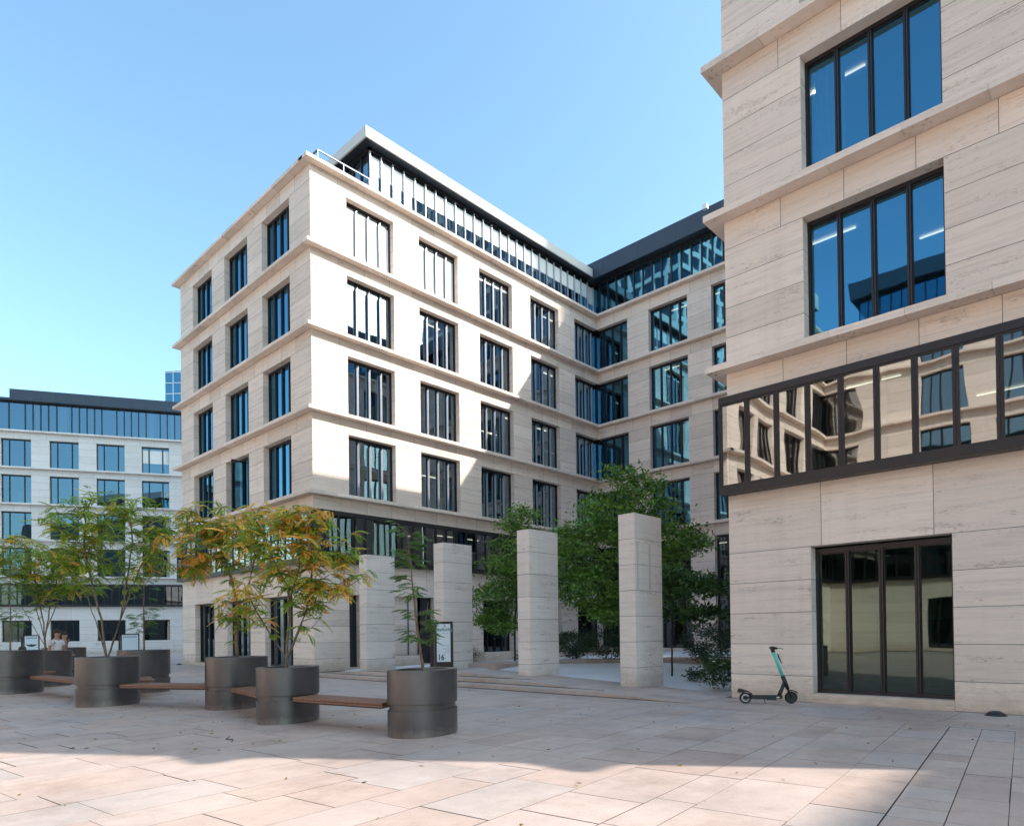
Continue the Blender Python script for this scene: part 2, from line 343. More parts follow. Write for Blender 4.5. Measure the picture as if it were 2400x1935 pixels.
    for zb in Z:
        n = max(1, round((e1-e0)/1.36)); c = MB()
        for i in range(n):
            x0 = e0+(e1-e0)*i/n+(.003 if i else 0); x1 = e0+(e1-e0)*(i+1)/n-(.003 if i < n-1 else 0)
            c.box((x0, -PR, zb-T), (x1, .0 if zb < 21 else .3, zb), 0)
        c.build('cornice', [stone], bd, loc=(P[0], P[1], P[2]+zoff), rz=rz)
    # windows
    for k, zb in enumerate(Z[:-1]):
        for j, (x0, x1) in enumerate(wins):
            if x0 < .01: x0 -= REV+.05
            if x1 > L-.01: x1 += REV+.05
            ww, hh = x1-x0, HEAD[k]-zb
            ct = even(ww, cuts) if not isinstance(cuts, str) else [.63, ww-.63]
            if ww < 2.3: ct = [x for x in [i*.67 for i in range(1, 6)] if x < ww-.3]
            bl = (blinds or {}).get((k, j), 0); cu = (curtains or {}).get((k, j), 0)
            q = local(P, rz, x0, REV, zb+P[2]); add_window(bd, q, rz, ww, hh, ct, glass, fins, bl, cu)
    for g in ground:
        x0, x1, z0, z1 = g[:4]; kind = g[4] if len(g) > 4 else 'window'; ww = x1-x0
        if kind == 'window':
            add_window(bd, local(P, rz, x0, REV, z0+P[2]), rz, ww, z1-z0, even(ww, max(1, round(ww/.63))), gglass, name='window')
        elif kind == 'stone':
            d = MB(); 
            for a, c in zip(zs[:-1], zs[1:]): d.box((x0+.01, REV-.05, max(a, z0)+J), (x1, REV+.2, c-J))
            d.build('recessed_panel', stone, bd, loc=P, rz=rz)
        else:
            d = MB(); d.box((x0, REV, z0), (x1, REV+.05, z1)); d.box((x0+.05, REV-.04, z0), (x0+.12, REV, z1)); d.box((x1-.12, REV-.04, z0), (x1-.05, REV, z1)); d.build('door', 'door', bd, loc=P, rz=rz)
    # ribbon glazing
    if ribbon is not None:
        a, e = ribbon[0], L+ribbon[1]; pr = -.28; r = MB(); g = MB()
        r.box((a, pr, 6.64), (e, -.002, 6.80)); r.box((a, pr, 4.60), (e, -.002, 4.77)); r.box((a, pr+.01, 4.77), (e, pr+.05, 4.81))
        n = round((e-a)/.665); xs = [a+(e-a)*i/n for i in range(n+1)]
        for i, x in enumerate(xs):
            x = min(max(x, a+.03), e-.03)
            r.box((x-.034, pr+.012, 4.77), (x-.005, -.02, 6.64)); r.box((x+.005, pr+.012, 4.77), (x+.034, -.02, 6.64)); r.box((x-.005, pr+.03, 4.77), (x+.005, -.03, 6.64))
        for i in range(n):
            x0, x1 = xs[i]+.034, xs[i+1]-.034
            g.face([(x0, pr+.045, 4.81), (x1, pr+.045, 4.81), (x1, pr+.045, 6.64), (x0, pr+.045, 6.64)], 0)
            for (u0, u1, v0, v1) in ((x0, x0+.022, 4.81, 6.62), (x1-.022, x1, 4.81, 6.62), (x0+.022, x1-.022, 6.60, 6.64)): r.box((u0, pr+.02, v0), (u1, pr+.044, v1))
        ro = r.build('ribbon_window', 'frame', bd, loc=P, rz=rz); g.build('glass', rglass, ro)
    # interior
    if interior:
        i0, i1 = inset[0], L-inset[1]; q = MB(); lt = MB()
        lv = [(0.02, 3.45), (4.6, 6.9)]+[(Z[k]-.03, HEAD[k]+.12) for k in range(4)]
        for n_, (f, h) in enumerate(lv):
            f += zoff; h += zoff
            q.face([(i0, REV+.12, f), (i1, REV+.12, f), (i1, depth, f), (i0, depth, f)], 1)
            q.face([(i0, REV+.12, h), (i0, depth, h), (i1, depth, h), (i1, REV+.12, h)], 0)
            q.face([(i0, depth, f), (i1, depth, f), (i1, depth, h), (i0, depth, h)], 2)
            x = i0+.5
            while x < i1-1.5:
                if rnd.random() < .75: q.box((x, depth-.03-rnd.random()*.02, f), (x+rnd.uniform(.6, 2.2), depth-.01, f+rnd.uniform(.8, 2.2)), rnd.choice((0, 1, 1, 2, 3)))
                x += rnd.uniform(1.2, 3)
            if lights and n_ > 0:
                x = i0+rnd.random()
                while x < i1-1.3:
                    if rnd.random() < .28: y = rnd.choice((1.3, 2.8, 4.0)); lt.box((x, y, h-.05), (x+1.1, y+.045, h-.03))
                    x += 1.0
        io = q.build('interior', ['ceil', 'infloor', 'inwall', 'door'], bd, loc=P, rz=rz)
        if lt.f: lt.build('strip_light', 'lamp', io)
def penthouse(bd, rect, r0=ROOF0, r1=ROOF1, over=.5, fascia='fascia', sides='', glass='glass', split=2.6, fins='', blinds='', sp=.67):
    """rect = glass line (x0,y0,x1,y1) in world; sides: which sides are glazed"""
    x0, y0, x1, y1 = rect; b0 = bd.location; P = (-b0.x, -b0.y, -b0.z); z0 = Z[4]
    f = MB(); pl = max(1, 1)
    def edge(ax, c, a, e, inner):
        n = max(1, round(abs(e-a)/split)); 
        for i in range(n):
            u, v = a+(e-a)*i/n+.004, a+(e-a)*(i+1)/n-.004
            if ax == 'y': f.box((u, min(c, c+inner), r0), (v, max(c, c+inner), r1))
            else: f.box((min(c, c+inner), u, r0), (max(c, c+inner), v, r1))
    X0, Y0, X1, Y1 = x0-over, y0-over, x1+over, y1+over
    edge('y', Y0, X0, X1, .08); edge('y', Y1, X0, X1, -.08); edge('x', X0, Y0+.085, Y1-.085, .08); edge('x', X1, Y0+.085, Y1-.085, -.08)
    ro = f.build('roof_fascia', fascia, bd, loc=P)
    s = MB(); s.box((X0+.09, Y0+.09, r0+.02), (X1-.09, Y1-.09, r1-.12)); s.build('roof', 'fascia', bd, loc=P)
    for sd in sides:
        g = MB(); m = MB(); L = (x1-x0) if sd in 'sn' else (y1-y0); n = round(L/sp)
        rz = {'s': 0, 'w': -math.pi/2, 'n': math.pi, 'e': math.pi/2}[sd]; o = {'s': (x0, y0), 'w': (x0, y1), 'n': (x1, y1), 'e': (x1, y0)}[sd]
        m.box((0, 0, z0+.01), (L, .12, z0+.12)); m.box((0, 0, r0-.14), (L, .12, r0+.01))
        for i in range(n+1):
            x = L*i/n; x = min(max(x, .035), L-.035); hw = .014 if sd in fins else .035; m.box((x-hw, -.02, z0+.12), (x+hw, .12, r0-.14))
            if sd in fins: m.box((x-.030, -.09, z0+.12), (x-.016, .02, r0-.22), 1); m.box((x+.016, -.07, z0+.12), (x+.026, .02, r0-.22), 1)
        g.face([(0, .05, z0+.1), (L, .05, z0+.1), (L, .05, r0-.1), (0, .05, r0-.1)], 0)
        if sd in blinds:
            for i in range(n):
                h = 23.45 if i < n*.93 else 23.2; m.box((L*i/n+.03, .03, h), (L*(i+1)/n-.03, .04, r0-.34), 2)
        m.face([(.3, 4, z0), (L-.3, 4, z0), (L-.3, 4, r0), (.3, 4, r0)], 3); m.face([(.3, .5, r0-.01), (L-.3, .5, r0-.01), (L-.3, 4, r0-.01), (.3, 4, r0-.01)], 4)
        q = m.build('roof_glazing', ['frame', 'fin', 'blind', 'inwall', 'ceil'], bd, loc=(o[0]-b0.x, o[1]-b0.y, -b0.z), rz=rz); g.build('glass', glass, q)
def flat_roof(bd, rect):
    b0 = bd.location; m = MB(); m.box((rect[0]+.31, rect[1]+.31, Z[4]-.6), (rect[2]-.31, rect[3]-.31, Z[4]-.02)); m.build('roof_deck', 'joint', bd, loc=(-b0.x, -b0.y, 0))
H = -math.pi/2
# --- corner building: wing A (x 14.49.., y 25.2..39.4) and wing C (x 34.55.., down to y 6.96)
A = empty('office_building', (14.49, 25.2, 0))
tag(A, 'L-shaped travertine office building with sunlit courtyard front, its sharp corner behind the orange-leaved trees', 'building', 'travertine office buildings around the plaza')
aw = [(1.75, 4.27), (5.76, 8.27), (9.76, 12.26), (13.76, 16.26)]
facade(A, (14.49, 25.2), 0, 20.06, aw+[(17.78, 20.06)], [(1.7, 2.22, .12, 3.28, 'door'), (4.12, 5.6, .4, 3.28, 'stone'), (5.6, 6.46, .12, 3.28, 'door'), (9.76, 12.0, .3, 3.28), (13.76, 16.26, .3, 3.28), (17.76, 20.06, .3, 3.28)],
       endR=20.06-PR, glass='glass_lit', rglass='glass_dark', gglass='glass_dark', fins=True, ribbon=(-.28, -.28), blinds={(3, 0): .97, (3, 1): .97, (3, 2): .15},
       curtains={(0, 4): 4, (1, 4): 4, (2, 4): 4, (3, 4): 4, (1, 0): 2, (2, 1): 2, (1, 2): 2, (0, 3): 3}, inset=(5.3, .1))
facade(A, (14.49, 39.4), H, 14.2, [(1.75, 4.27), (5.8, 8.36), (9.85, 12.43)], [(1.75, 4.27, .15, 3.28), (5.8, 8.36, .15, 3.28), (9.85, 12.43, .15, 3.28)], endL=True, endR=14.2, ribbon=(-.1, 0),
       curtains={(0, 2): 2, (1, 0): 1}, inset=(.1, .1), zoff=.006, lights=False)
facade(A, (34.55, 25.2), H, 18.24, [(0, 2.3), (3.8, 6.35), (7.82, 10.35), (11.8, 14.35)], [(0, 2.3, .3, 6.78), (3.8, 6.35, .3, 6.78), (7.82, 10.35, .3, 6.78), (11.8, 14.35, .3, 6.78)], endL=0, endR=18.24-PR, tall=[(0, 2.3), (3.8, 6.35), (7.82, 10.35), (11.8, 14.35)],
       curtains={(0, 0): 4, (1, 0): 4, (2, 0): 1, (3, 0): 1, (0, 1): 2, (2, 1): 1, (0, 2): 3}, glass='glass', ribbon=None, inset=(.1, 1), zoff=.009, rglass='glass_dark', gglass='glass_dark')
facade(A, (48.7, 39.4), math.pi, 34.21, [], [], endL=False, endR=34.21, ribbon=None, interior=False, zoff=.003)
facade(A, (48.7, -7.2), math.pi/2, 46.6, [], [], endL=False, endR=False, ribbon=None, interior=False, zoff=.003)
penthouse(A, (18.35, 26.5, 36.0, 38.0), 24.66, 25.17, fascia='roofwhite', sides='sw', fins='s', blinds='s', split=9, glass='glass_lit')
penthouse(A, (35.9, -6.0, 47.5, 37.9), 24.5, 25.6, over=.6, fascia='fascia', sides='w', glass='glass')
flat_roof(A, (14.49, 25.2, 34.9, 39.4)); flat_roof(A, (34.55, -7.2, 48.7, 39.4))
# terrace railing on wing A
rl = MB()
for x in (14.75, 16.0, 17.3): rl.box((x-.02, 24.98, Z[4]), (x+.02, 25.02, Z[4]+.42))
rl.box((14.75, 24.975, Z[4]+.40), (17.34, 25.025, Z[4]+.45)); rl.box((17.30, 25.03, Z[4]+.40), (17.34, 26.4, Z[4]+.45)); rl.box((14.73, 25.03, Z[4]+.40), (14.78, 38.9, Z[4]+.45))
for y in [25+1.3*i for i in range(1, 11)]: rl.box((14.735, y, Z[4]), (14.775, y+.04, Z[4]+.40))
rl.build('railing', 'fascia', A, loc=(-14.49, -25.2, 0))
# open casement on the left front
oc = MB(); oc.box((0, 0, 0), (.05, .05, 2.5)); oc.box((.62, 0, 0), (.67, .05, 2.5)); oc.box((.05, 0, 0), (.62, .05, .06)); oc.box((.05, 0, 2.44), (.62, .05, 2.5)); oc.face([(.05, .025, .06), (.62, .025, .06), (.62, .025, 2.44), (.05, .025, 2.44)], 1)
oc.build('open_casement', ['frame', 'glass_dark'], A, loc=(.27, 39.4-7.1-25.2, 7.62), rz=math.pi+.25)
# --- near right building B (x 14.54.., y -7.2..6.96)
B = empty('office_building', (14.54, 6.96, 0))
tag(B, 'near travertine office building at the right edge, scooter parked at its foot', 'building', 'travertine office buildings around the plaza')
bw = [(1.75, 4.31), (5.77, 8.33), (9.8, 12.36)]
facade(B, (14.54, 6.96), H, 14.16, bw, [(1.80, 4.33, .19, 3.24), (5.8, 8.33, .19, 3.24), (9.8, 12.33, .19, 3.24)], endL=True, ribbon=(-.08, .08), glass='glass', inset=(.2, .2), curtains={(1, 0): 1, (2, 0): 2, (3, 0): 2}, cuts=4, gglass='glass_green')
facade(B, (34.5, 6.96), math.pi, 19.96, [(x, x+2.5) for x in (2.2, 6.2, 10.2, 14.2)], [(14.2, 16.7, .3, 3.28)], endL=False, endR=19.96, ribbon=None, interior=False, zoff=.003)
facade(B, (14.54, -7.2), 0, 19.9, [], [], endL=0, endR=False, ribbon=None, interior=False, zoff=.006)
penthouse(B, (16.6, -5.6, 36.0-.7, 5.56), 24.5, 25.6, over=.6, sides='wn')
flat_roof(B, (14.54, -7.2, 34.5, 6.96))
# --- third wing south of the frame, shades the right foreground
B3 = empty('office_building', (14.54, -25.4, 0))
tag(B3, 'matching travertine office wing further right, outside the picture, shading the paving', 'building', 'travertine office buildings around the plaza')
facade(B3, (14.54, -25.4), H, 14.16, bw, [(1.80, 4.33, .19, 3.24), (5.8, 8.33, .19, 3.24)], endL=True, ribbon=(-.08, .08), inset=(.2, .2), interior=False)
facade(B3, (34.5, -25.4), math.pi, 19.96, [(x, x+2.5) for x in (2.2, 6.2, 10.2, 14.2)], [], endL=False, endR=19.96, ribbon=None, interior=False)
penthouse(B3, (12.2, -38, 36.0, -26.9), 24.5, 25.6, over=.6, sides='wn'); flat_roof(B3, (14.54, -39.5, 34.5, -25.4))
# --- far left building D
dD = R(-29.27); P0 = (12.52-.8723*24.5, 78.94+.489*24.5)
D = empty('office_building', (P0[0], P0[1], 0))
tag(D, 'distant travertine office building at the left with blue glass top floor, behind the green trees', 'building', 'travertine office buildings around the plaza')
dw = [(.5+4*i+.03, 3.03+4*i) for i in range(0, 12)]
gd = []
for i, (a, c) in enumerate(dw): gd.append((a, c-.02, .95 if i != 3 else .3, 3.27))
facade(D, P0, dD, 48.5, dw, gd, stone='stone_pale', cuts='d', glass='glass_blue', gglass='glass_dark', rglass='glass_dark', ribbon=(0, 0), lights=False, curtains={(3, 6): 1, (3, 8): 1, (2, 9): 3, (1, 7): 3, (0, 8): 3, (1, 9): 2},
       blinds={(3, 9): .6}, depth=3.5)
cd, sd = math.cos(dD), math.sin(dD)
pg = MB(); gg = MB(); z0 = Z[4]
xs = [24.5+v for v in (-12.9, -11.6, -10.95, -10.3, -9.6, -8.9, -7.6, -6.95, -6.3, -5.6, -4.95, -3.65, -3, -2.35, -1.7, -1, .37, 1.72, 2.37, 3.02, 3.68, 4.38, 5.66, 6.32, 6.99, 7.65, 8.29, 9.62, 10.28, 10.92, 11.58, 12.26, 13.56, 14.21, 14.9, 15.51, 16.2, 17.5, 18.2)]
for x in xs: pg.box((x-.04, .95, z0+.1), (x+.04, 1.1, 24.5))
pg.box((2, .95, z0), (46, 1.1, z0+.1)); pg.box((2, .95, 24.4), (46, 1.1, 24.55)); gg.face([(2, 1.05, z0+.1), (46, 1.05, z0+.1), (46, 1.05, 24.4), (2, 1.05, 24.4)])
for x in range(3, 44, 2):
    if rnd.random() < .5: pg.box((x, 1.3, z0+.1), (x+rnd.uniform(.3, .7), 1.33, 24.4), 1)
pg.face([(2, 4, z0), (46, 4, z0), (46, 4, 24.5), (2, 4, 24.5)], 2)
po = pg.build('roof_glazing', ['frame', 'curtain', 'inwall'], D, rz=dD, loc=(0, 0, 0)); gg.build('glass', 'glass_blue', po)
fx = MB(); x = 25.1
while x < 46.5: fx.box((x+.004, .5, 24.55), (x+1.296, .6, 25.6)); x += 1.3
x = 1.7
while x < 24.9: fx.box((x+.004, .5, 24.55), (x+1.296, .6, 24.75)); x += 1.3
fx.build('roof_fascia', 'fascia', D, rz=dD)
rf = MB(); rf.box((1.7, .61, 24.5), (25.05, 13, 24.72)); rf.box((25.06, .61, 24.5), (46.5, 13, 25.5)); rf.box((.2, .31, Z[4]-.5), (48.3, 13, Z[4]-.02)); rf.build('roof', 'fascia', D, rz=dD)
en = MB(); en.box((48.4, .02, 0), (48.6, 13.4, Z[4]-T)); en.box((-.1, .02, 0), (.1, 13.4, Z[4]-T)); en.box((.1, 13.3, 0), (48.4, 13.5, Z[4]-T)); en.build('end_wall', 'stone_pale', D, rz=dD)
hr = MB()
for i in range(5, 11):
    a = .5+4*i; hr.box((a-.3, -.25, 1.02), (a+2.9, -.21, 1.06)); hr.box((a, -.23, .9), (a+.03, -.0, 1.02))
hr.build('handrail', 'fin', D, rz=dD)
# --- matching complex across the plaza, left of the frame, seen in the glass
Wb = empty('office_building', (-19, 18, 0))
tag(Wb, 'matching office building across the plaza, outside the picture, mirrored in the near ribbon window', 'building', 'travertine office buildings around the plaza')
facade(Wb, (-19, -26), math.pi/2, 42, [(1.75+4*i, 4.27+4*i) for i in range(9)]+[(39.7, 42)], [(1.75+4*i, 4.27+4*i, .2, 3.28) for i in range(9)], endL=False, endR=42-PR, ribbon=(-.1, -.28), interior=False, glass='glass_clear', zoff=.004)
facade(Wb, (-19, 16), 0, 14.2, [(0, 2.3), (3.8, 6.35), (7.8, 10.35), (11.0, 12.9)], [(3.8, 6.35, .2, 3.28), (7.8, 10.35, .2, 3.28)], endL=0, endR=True, ribbon=(.285, .1), interior=False, glass='glass_clear')
facade(Wb, (-4.8, 16), math.pi/2, 20, [(1.75+4*i, 4.27+4*i) for i in range(4)], [], endL=True, endR=False, ribbon=(0, 0), interior=False, glass='glass_clear', zoff=.007)
penthouse(Wb, (-34, -24, -21, 14.5), sides='e'); penthouse(Wb, (-20.4, 17.5, -6.5, 35), sides='es', blinds='s', fascia='roofwhite')
fb = MB(); fb.box((-14.6, -43.8, 0), (-.45, -2, 21.2)); fb.box((-.4, -1.55, 0), (13.4, 17.8, 21.2)); fb.box((-14.5, -1.98, 0), (-.41, 17.8, 21.1)); fb.build('core', 'inwall', Wb)
# --- towers
def tower(name, label, P, rz, w, d, h, glassy):
    t = empty(name, P, rz); tag(t, label, 'tower')
    b = MB(); b.box((0, 0, 0), (w, d, h)); b.build('glass_body', 'glass' if glassy else 'glass_dark', t)
    c = MB(); c.box((.4, .4, 0), (w-.4, d-.4, h-.3)); c.build('core', 'inwall', t)
    g = MB(); fl = 3.6; st = 3.0 if not glassy else 2.9; fw, fh = (.55, 1.0) if not glassy else (.10, .22); off = .25 if not glassy else .08
    z = fl
    while z < h: g.box((-off, -off, z), (w+off, d+off, z+fh)); z += fl
    if glassy: pass
    n = round(w/st); m_ = round(d/st); o2 = off+.01
    for i in range(n+1):
        x = w*i/n; g.box((x-fw/2, -o2, 0), (x+fw/2, -.01, h+.4)); g.box((x-fw/2, d+.01, 0), (x+fw/2, d+o2, h+.4))
    for i in range(m_+1):
        y = d*i/m_; g.box((-o2, y-fw/2, 0), (-.01, y+fw/2, h+.4)); g.box((w+.01, y-fw/2, 0), (w+o2, y+fw/2, h+.4))
    g.build('facade_grid', 'tower_white', t); return t
tower('high_rise', 'slim blue glass high-rise peeking over the left roof edge of the corner building', (82.4, 238, 0), R(-50), 14, 14, 90.5, True)
tower('high_rise', 'white gridded high-rise added far right, outside the picture, to shade the distant building', (83, -50, 0), 0, 34, 34, 128, False)  # unseen tower, added so that its shadow covers the far left building
tower('high_rise', 'white gridded high-rise left of the frame, mirrored in the rear windows', (-75, 62, 0), R(6), 30, 22, 120, False)
# ------------------------------------------------------------------ ground
gr = MB(); gr.face([(-900, -900, -.03), (1400, -900, -.03), (1400, 1400, -.03), (-900, 1400, -.03)]); tag(gr.build('ground', 'asphalt'), kind='structure')
XR, HT = 12.25, 6.3
pv = MB(); ca, sa = math.cos(R(HT)), math.sin(R(HT)); g_ = .006
def clip_poly(poly, f):
    out = []
    for i in range(len(poly)):
        a, b = poly[i], poly[(i+1) % len(poly)]; fa, fb = f(a), f(b)
        if fa >= 0: out.append(a)
        if (fa >= 0) != (fb >= 0): t = fa/(fa-fb); out.append((a[0]+(b[0]-a[0])*t, a[1]+(b[1]-a[1])*t))
    return out
def gap(): return g_*rnd.choice((.5, .8, 1, 1.5))
v = -26.0; ri = 0
widths = [.8, .6, .8, .4, .8, .8, .6, .8, .6]
# row edges anchored so that two long joints fall at v0 and v0+.4
rows = []; vv = .515
for k in range(140): rows.append((vv, widths[k % 9] if k else .42)); vv += rows[-1][1]
vv = .515
for k in range(50): wd = widths[(k*4+3) % 9]; vv -= wd; rows.append((vv, wd))
for v0, wd in rows:
    u = -16+rnd.uniform(0, 1.5)
    while u < 60:
        ln = rnd.choice((1.0, 1.2, 1.2, 1.4, .8)) if wd != .42 else rnd.uniform(.36, .6)
        u0, u1, a0, a1 = u+gap()*1.9, u+ln, v0+gap()*1.1, v0+wd
        if wd == .42: a0, a1, u0 = v0+.008, v0+wd-.008, u+.006
        u += ln
        P4 = [(a*ca-b*sa, a*sa+b*ca) for a, b in ((u0, a0), (u1, a0), (u1, a1), (u0, a1))]
        cx = sum(p[0] for p in P4)/4; cy = sum(p[1] for p in P4)/4
        if cy < -10 or cx < -14 or cy > 80: continue
        if cy < 39.6: P4 = clip_poly(P4, lambda p: XR-p[0])
        elif cx > 34: continue
        if len(P4) < 3: continue
        t = min(1, max(0, rnd.gauss(.55, .28)))
        pv.face([(p[0], p[1], 0) for p in P4], 0, (t, 0, 0))
x = XR+.006
for wd, ll in ((.2, 1.1), (.35, 1.25), (.2, .95)):
    y = -10+rnd.random()
    while y < 40:
        ln = ll*rnd.uniform(.9, 1.1); pv.face([(x+.008, y, 0), (x+wd, y, 0), (x+wd, y+ln-.009, 0), (x+.008, y+ln-.009, 0)], 0, (rnd.random(), 0, 0)); y += ln
    x += wd
y = -10
while y < 39.6:
    ln = rnd.uniform(1.2, 1.5)
    for xa, xb in ((x+.008, 13.75), (13.758, 14.52)):
        pv.face([(xa, y, 0), (xb, y, 0), (xb, y+ln-.008, 0), (xa, y+ln-.008, 0)], 0, (rnd.random(), 0, 0))
    y += ln
tag(pv.build('plaza_paving', 'paver'), kind='structure')
jb = MB(); jb.face([(-14, -10, -.012), (34, -10, -.012), (34, 80, -.012), (-14, 80, -.012)]); tag(jb.build('plaza_bedding', 'joint'), kind='structure')
# terrace with three steps that fade into the plaza at both ends
def zr(y): return max(0.004, min(.36, (y-7.0)*.045, (24.6-y)*.06))
ts = MB(); lv = [(12.86, 13.26, .12), (13.27, 13.67, .24), (13.68, 15.25, .36)]
st = 7.05; ys = []
while st < 24.55: ys.append(st); st += 1.25
ys.append(24.6)
for k, (xa, xb, cap) in enumerate(lv):
    f = lambda y: min(cap, zr(y))
    fine = sorted(set([round(7.1+.25*i, 3) for i in range(71)]))
    colr = None
    for i in range(len(fine)-1):
        a, b = fine[i], fine[i+1]
        if i % 5 == 0: colr = (rnd.random(), 0, 0)
        e = .008 if i % 5 == 4 else 0
        ts.face([(xa, a, f(a)), (xb, a, f(a)), (xb, b-e, f(b)), (xa, b-e, f(b))] if k < 2 else [(xa, a, f(a)), (xb, a, f(a)), (xb, b-e, f(b)), (xa, b-e, f(b))], 0, colr)
        lo = (lambda y: 0) if k == 0 else (lambda y, c=lv[k-1][2]: min(c, zr(y)))
        if f(b)-lo(b) > .004 or f(a)-lo(a) > .004: 
            h1, h2 = max(0, lo(a)), max(0, lo(b)); g1, g2 = min(.018, (f(a)-h1)*.3), min(.018, (f(b)-h2)*.3)
            ts.face([(xa, a, h1+g1), (xa, b-e, h2+g2), (xa, b-e, f(b)), (xa, a, f(a))], 0, colr)
            ts.face([(xa+.012, a, h1-.01), (xa+.012, b, h2-.01), (xa+.012, b, h2+g2+.01), (xa+.012, a, h1+g1+.01)], 1)  # dark strip at the riser foot, paints the shade of a shadow gap
            ts.face([(xa, a, h1+g1), (xa+.012, a, h1+g1), (xa+.012, b, h2+g2), (xa, b, h2+g2)], 1)
tag(ts.build('steps', ['paver', 'joint']), kind='structure')
# paved strip between pillars 2 and 3 running into the garden, gravel bed
gv = MB()
def grid(mb, x0, x1, y0, y1, nx, ny, zf, mi=0, keep=None):
    for i in range(nx):
        for j in range(ny):
            P = [(x0+(x1-x0)*(i+a)/nx, y0+(y1-y0)*(j+b)/ny) for a, b in ((0, 0), (1, 0), (1, 1), (0, 1))]
            if keep and not keep(P[0][0], P[0][1]): continue
            mb.face([(p[0], p[1], zf(*p)) for p in P], mi)
def path_d(x, y):      # distance from the curved garden path
    return math.hypot(x-14.2, y-3.2)-13.2
def gz(x, y): return zr(max(y, 7.0)) + .03*math.sin(x*1.9+y*2.3)*math.sin(y*1.1) - .03 + min(.10, max(0, (x-15.3)*.05))
def bedkeep(x, y): return True
grid(gv, 15.25, 34.5, 7.0, 25.15, 77, 72, gz)
tag(gv.build('gravel_bed', 'gravel'), kind='structure')
pth = MB()
for i in range(60):
    a0, a1 = R(-8+i*1.9), R(-8+(i+1)*1.9-.03)
    for r0_, r1_ in ((9.6, 10.3), (10.31, 11.0)):
        q = [(15.0+r*math.cos(a), 6.0+r*math.sin(a)) for r, a in ((r0_, a0), (r1_, a0), (r1_, a1), (r0_, a1))]
        if min(p[0] for p in q) < 15.27 or min(p[1] for p in q) < 7: continue
        pth.prism(q, .0, .52, 0, (rnd.random(), 0, 0), bottom=False)
tag(pth.build('garden_path', 'paver'), kind='structure')
# ------------------------------------------------------------------ stone pillars
PIL = [(9.725, 'tall square stone pillar in the white gravel, nearest to the scooter building, with two vertical stain streaks'),
       (13.34, 'square stone pillar second from the scooter building, a leafy tree directly behind its left edge'),
       (17.19, 'square stone pillar directly behind the number 16 sign'),
       (21.62, 'square stone pillar nearest the corner building, its top half hidden by orange leaves')]
for y, lb in PIL:
    p = MB(); z0 = -.05; n = 7; zb = zr(y)
    hs = [zb-.1]+[4.57-.66*k for k in range(6, -1, -1)]
    for a, b in zip(hs[:-1], hs[1:]):
        if b-a < .05: continue
        p.box((14.5, y-.245, a+.005), (15.79, y+.245, b-.005), 0)
        if b < 4.5: p.box((14.512, y-.233, b-.006), (15.778, y+.233, b+.006), 1)
    if y < 10:   # two grey run-off stains on the stone
        for (xa, xb, za, zb_) in ((14.60, 14.64, 2.62, 3.85), (15.17, 15.23, 2.55, 3.80)):
            for k in range(5): d_ = .004*k; p.box((xa-.012+d_, y-.2462-.0003*k, za+.05*k), (xb+.012-d_, y-.245, zb_-.03*k), 2)
    o = p.build('stone_pillar', ['pillar', 'joint', 'stain']); tag(o, lb, 'pillar', 'square stone pillars between the two buildings')
# ------------------------------------------------------------------ planters and benches
PA = R(8)
def stadium(r, h, n=20):
    return [((r+h)*math.cos(math.pi*i/n), r*1.04*math.sin(math.pi*i/n)) for i in range(2*n)]
    out = []
    for i in range(2*n):
        t = -math.pi/2+math.pi*i/(n-1) if i < n else math.pi/2+math.pi*(i-n)/(n-1)
        out.append((r*math.cos(t)+(h if i < n else -h), r*math.sin(t)))
    return out
def make_planter(s, hgt, label):
    t = empty('planter', (0, 0, 0)); tag(t, label, 'planter', 'round ended steel planters joined by benches')
    def shell(name, segs, mats='steel'):
        b = MB()
        for (ra, za, rb, zb) in segs:
            A_, B_ = stadium(ra*s, .2*s), stadium(rb*s, .2*s); n = len(A_)
            for i in range(n):
                j = (i+1) % n; b.face([(A_[i][0], A_[i][1], za), (A_[j][0], A_[j][1], za), (B_[j][0], B_[j][1], zb), (B_[i][0], B_[i][1], zb)])
        o = b.build(name, mats, t, smooth=True)
        o.data.set_sharp_from_angle(angle=R(30)); return o
    g0, g1 = .40, .49
    shell('lower_drum', [(.45, .0, .45, .02), (.45, .02, .468, .02), (.468, .02, .468, g0-.006), (.468, g0-.006, .462, g0), (.462, g0, .43, g0)])
    shell('groove_band', [(.435, g0-.03, .435, g1+.03)])
    shell('upper_drum', [(.43, g1, .465, g1), (.465, g1, .47, g1+.006), (.47, g1+.006, .47, hgt-.008), (.47, hgt-.008, .463, hgt)])
    shell('rim', [(.463, hgt, .33, hgt), (.33, hgt, .325, hgt-.12)])
    b = MB(); b.face([(x, y, hgt-.10) for x, y in stadium(.326*s, .2*s)]); b.build('soil', 'soil', t)
    k = MB()
    for i in range(10):
        a = i*.628; k.box((.36*s*math.cos(a)-.02, .30*s*math.sin(a)-.02, hgt-.10), (.36*s*math.cos(a)+.03, .30*s*math.sin(a)+.02, hgt-.06))
    k.build('pebble', 'gravel', t)
    return t
PL = {'F1': (6.602, 8.234, .936, 1.0), 'P2': (5.987, 11.333, .896, .985), 'P3': (6.442, 14.455, 1.027, 1.10), 'P4': (4.77, 17.483, 1.012, 1.11), 'P5': (3.958, 23.568, 1.2, 1.22),
      'P6': (6.521, 20.599, 1.039, 1.19), 'P7': (5.304, 26.106, 1.15, 1.15), 'P8': (6.6, 29.6, 1.1, 1.2)}
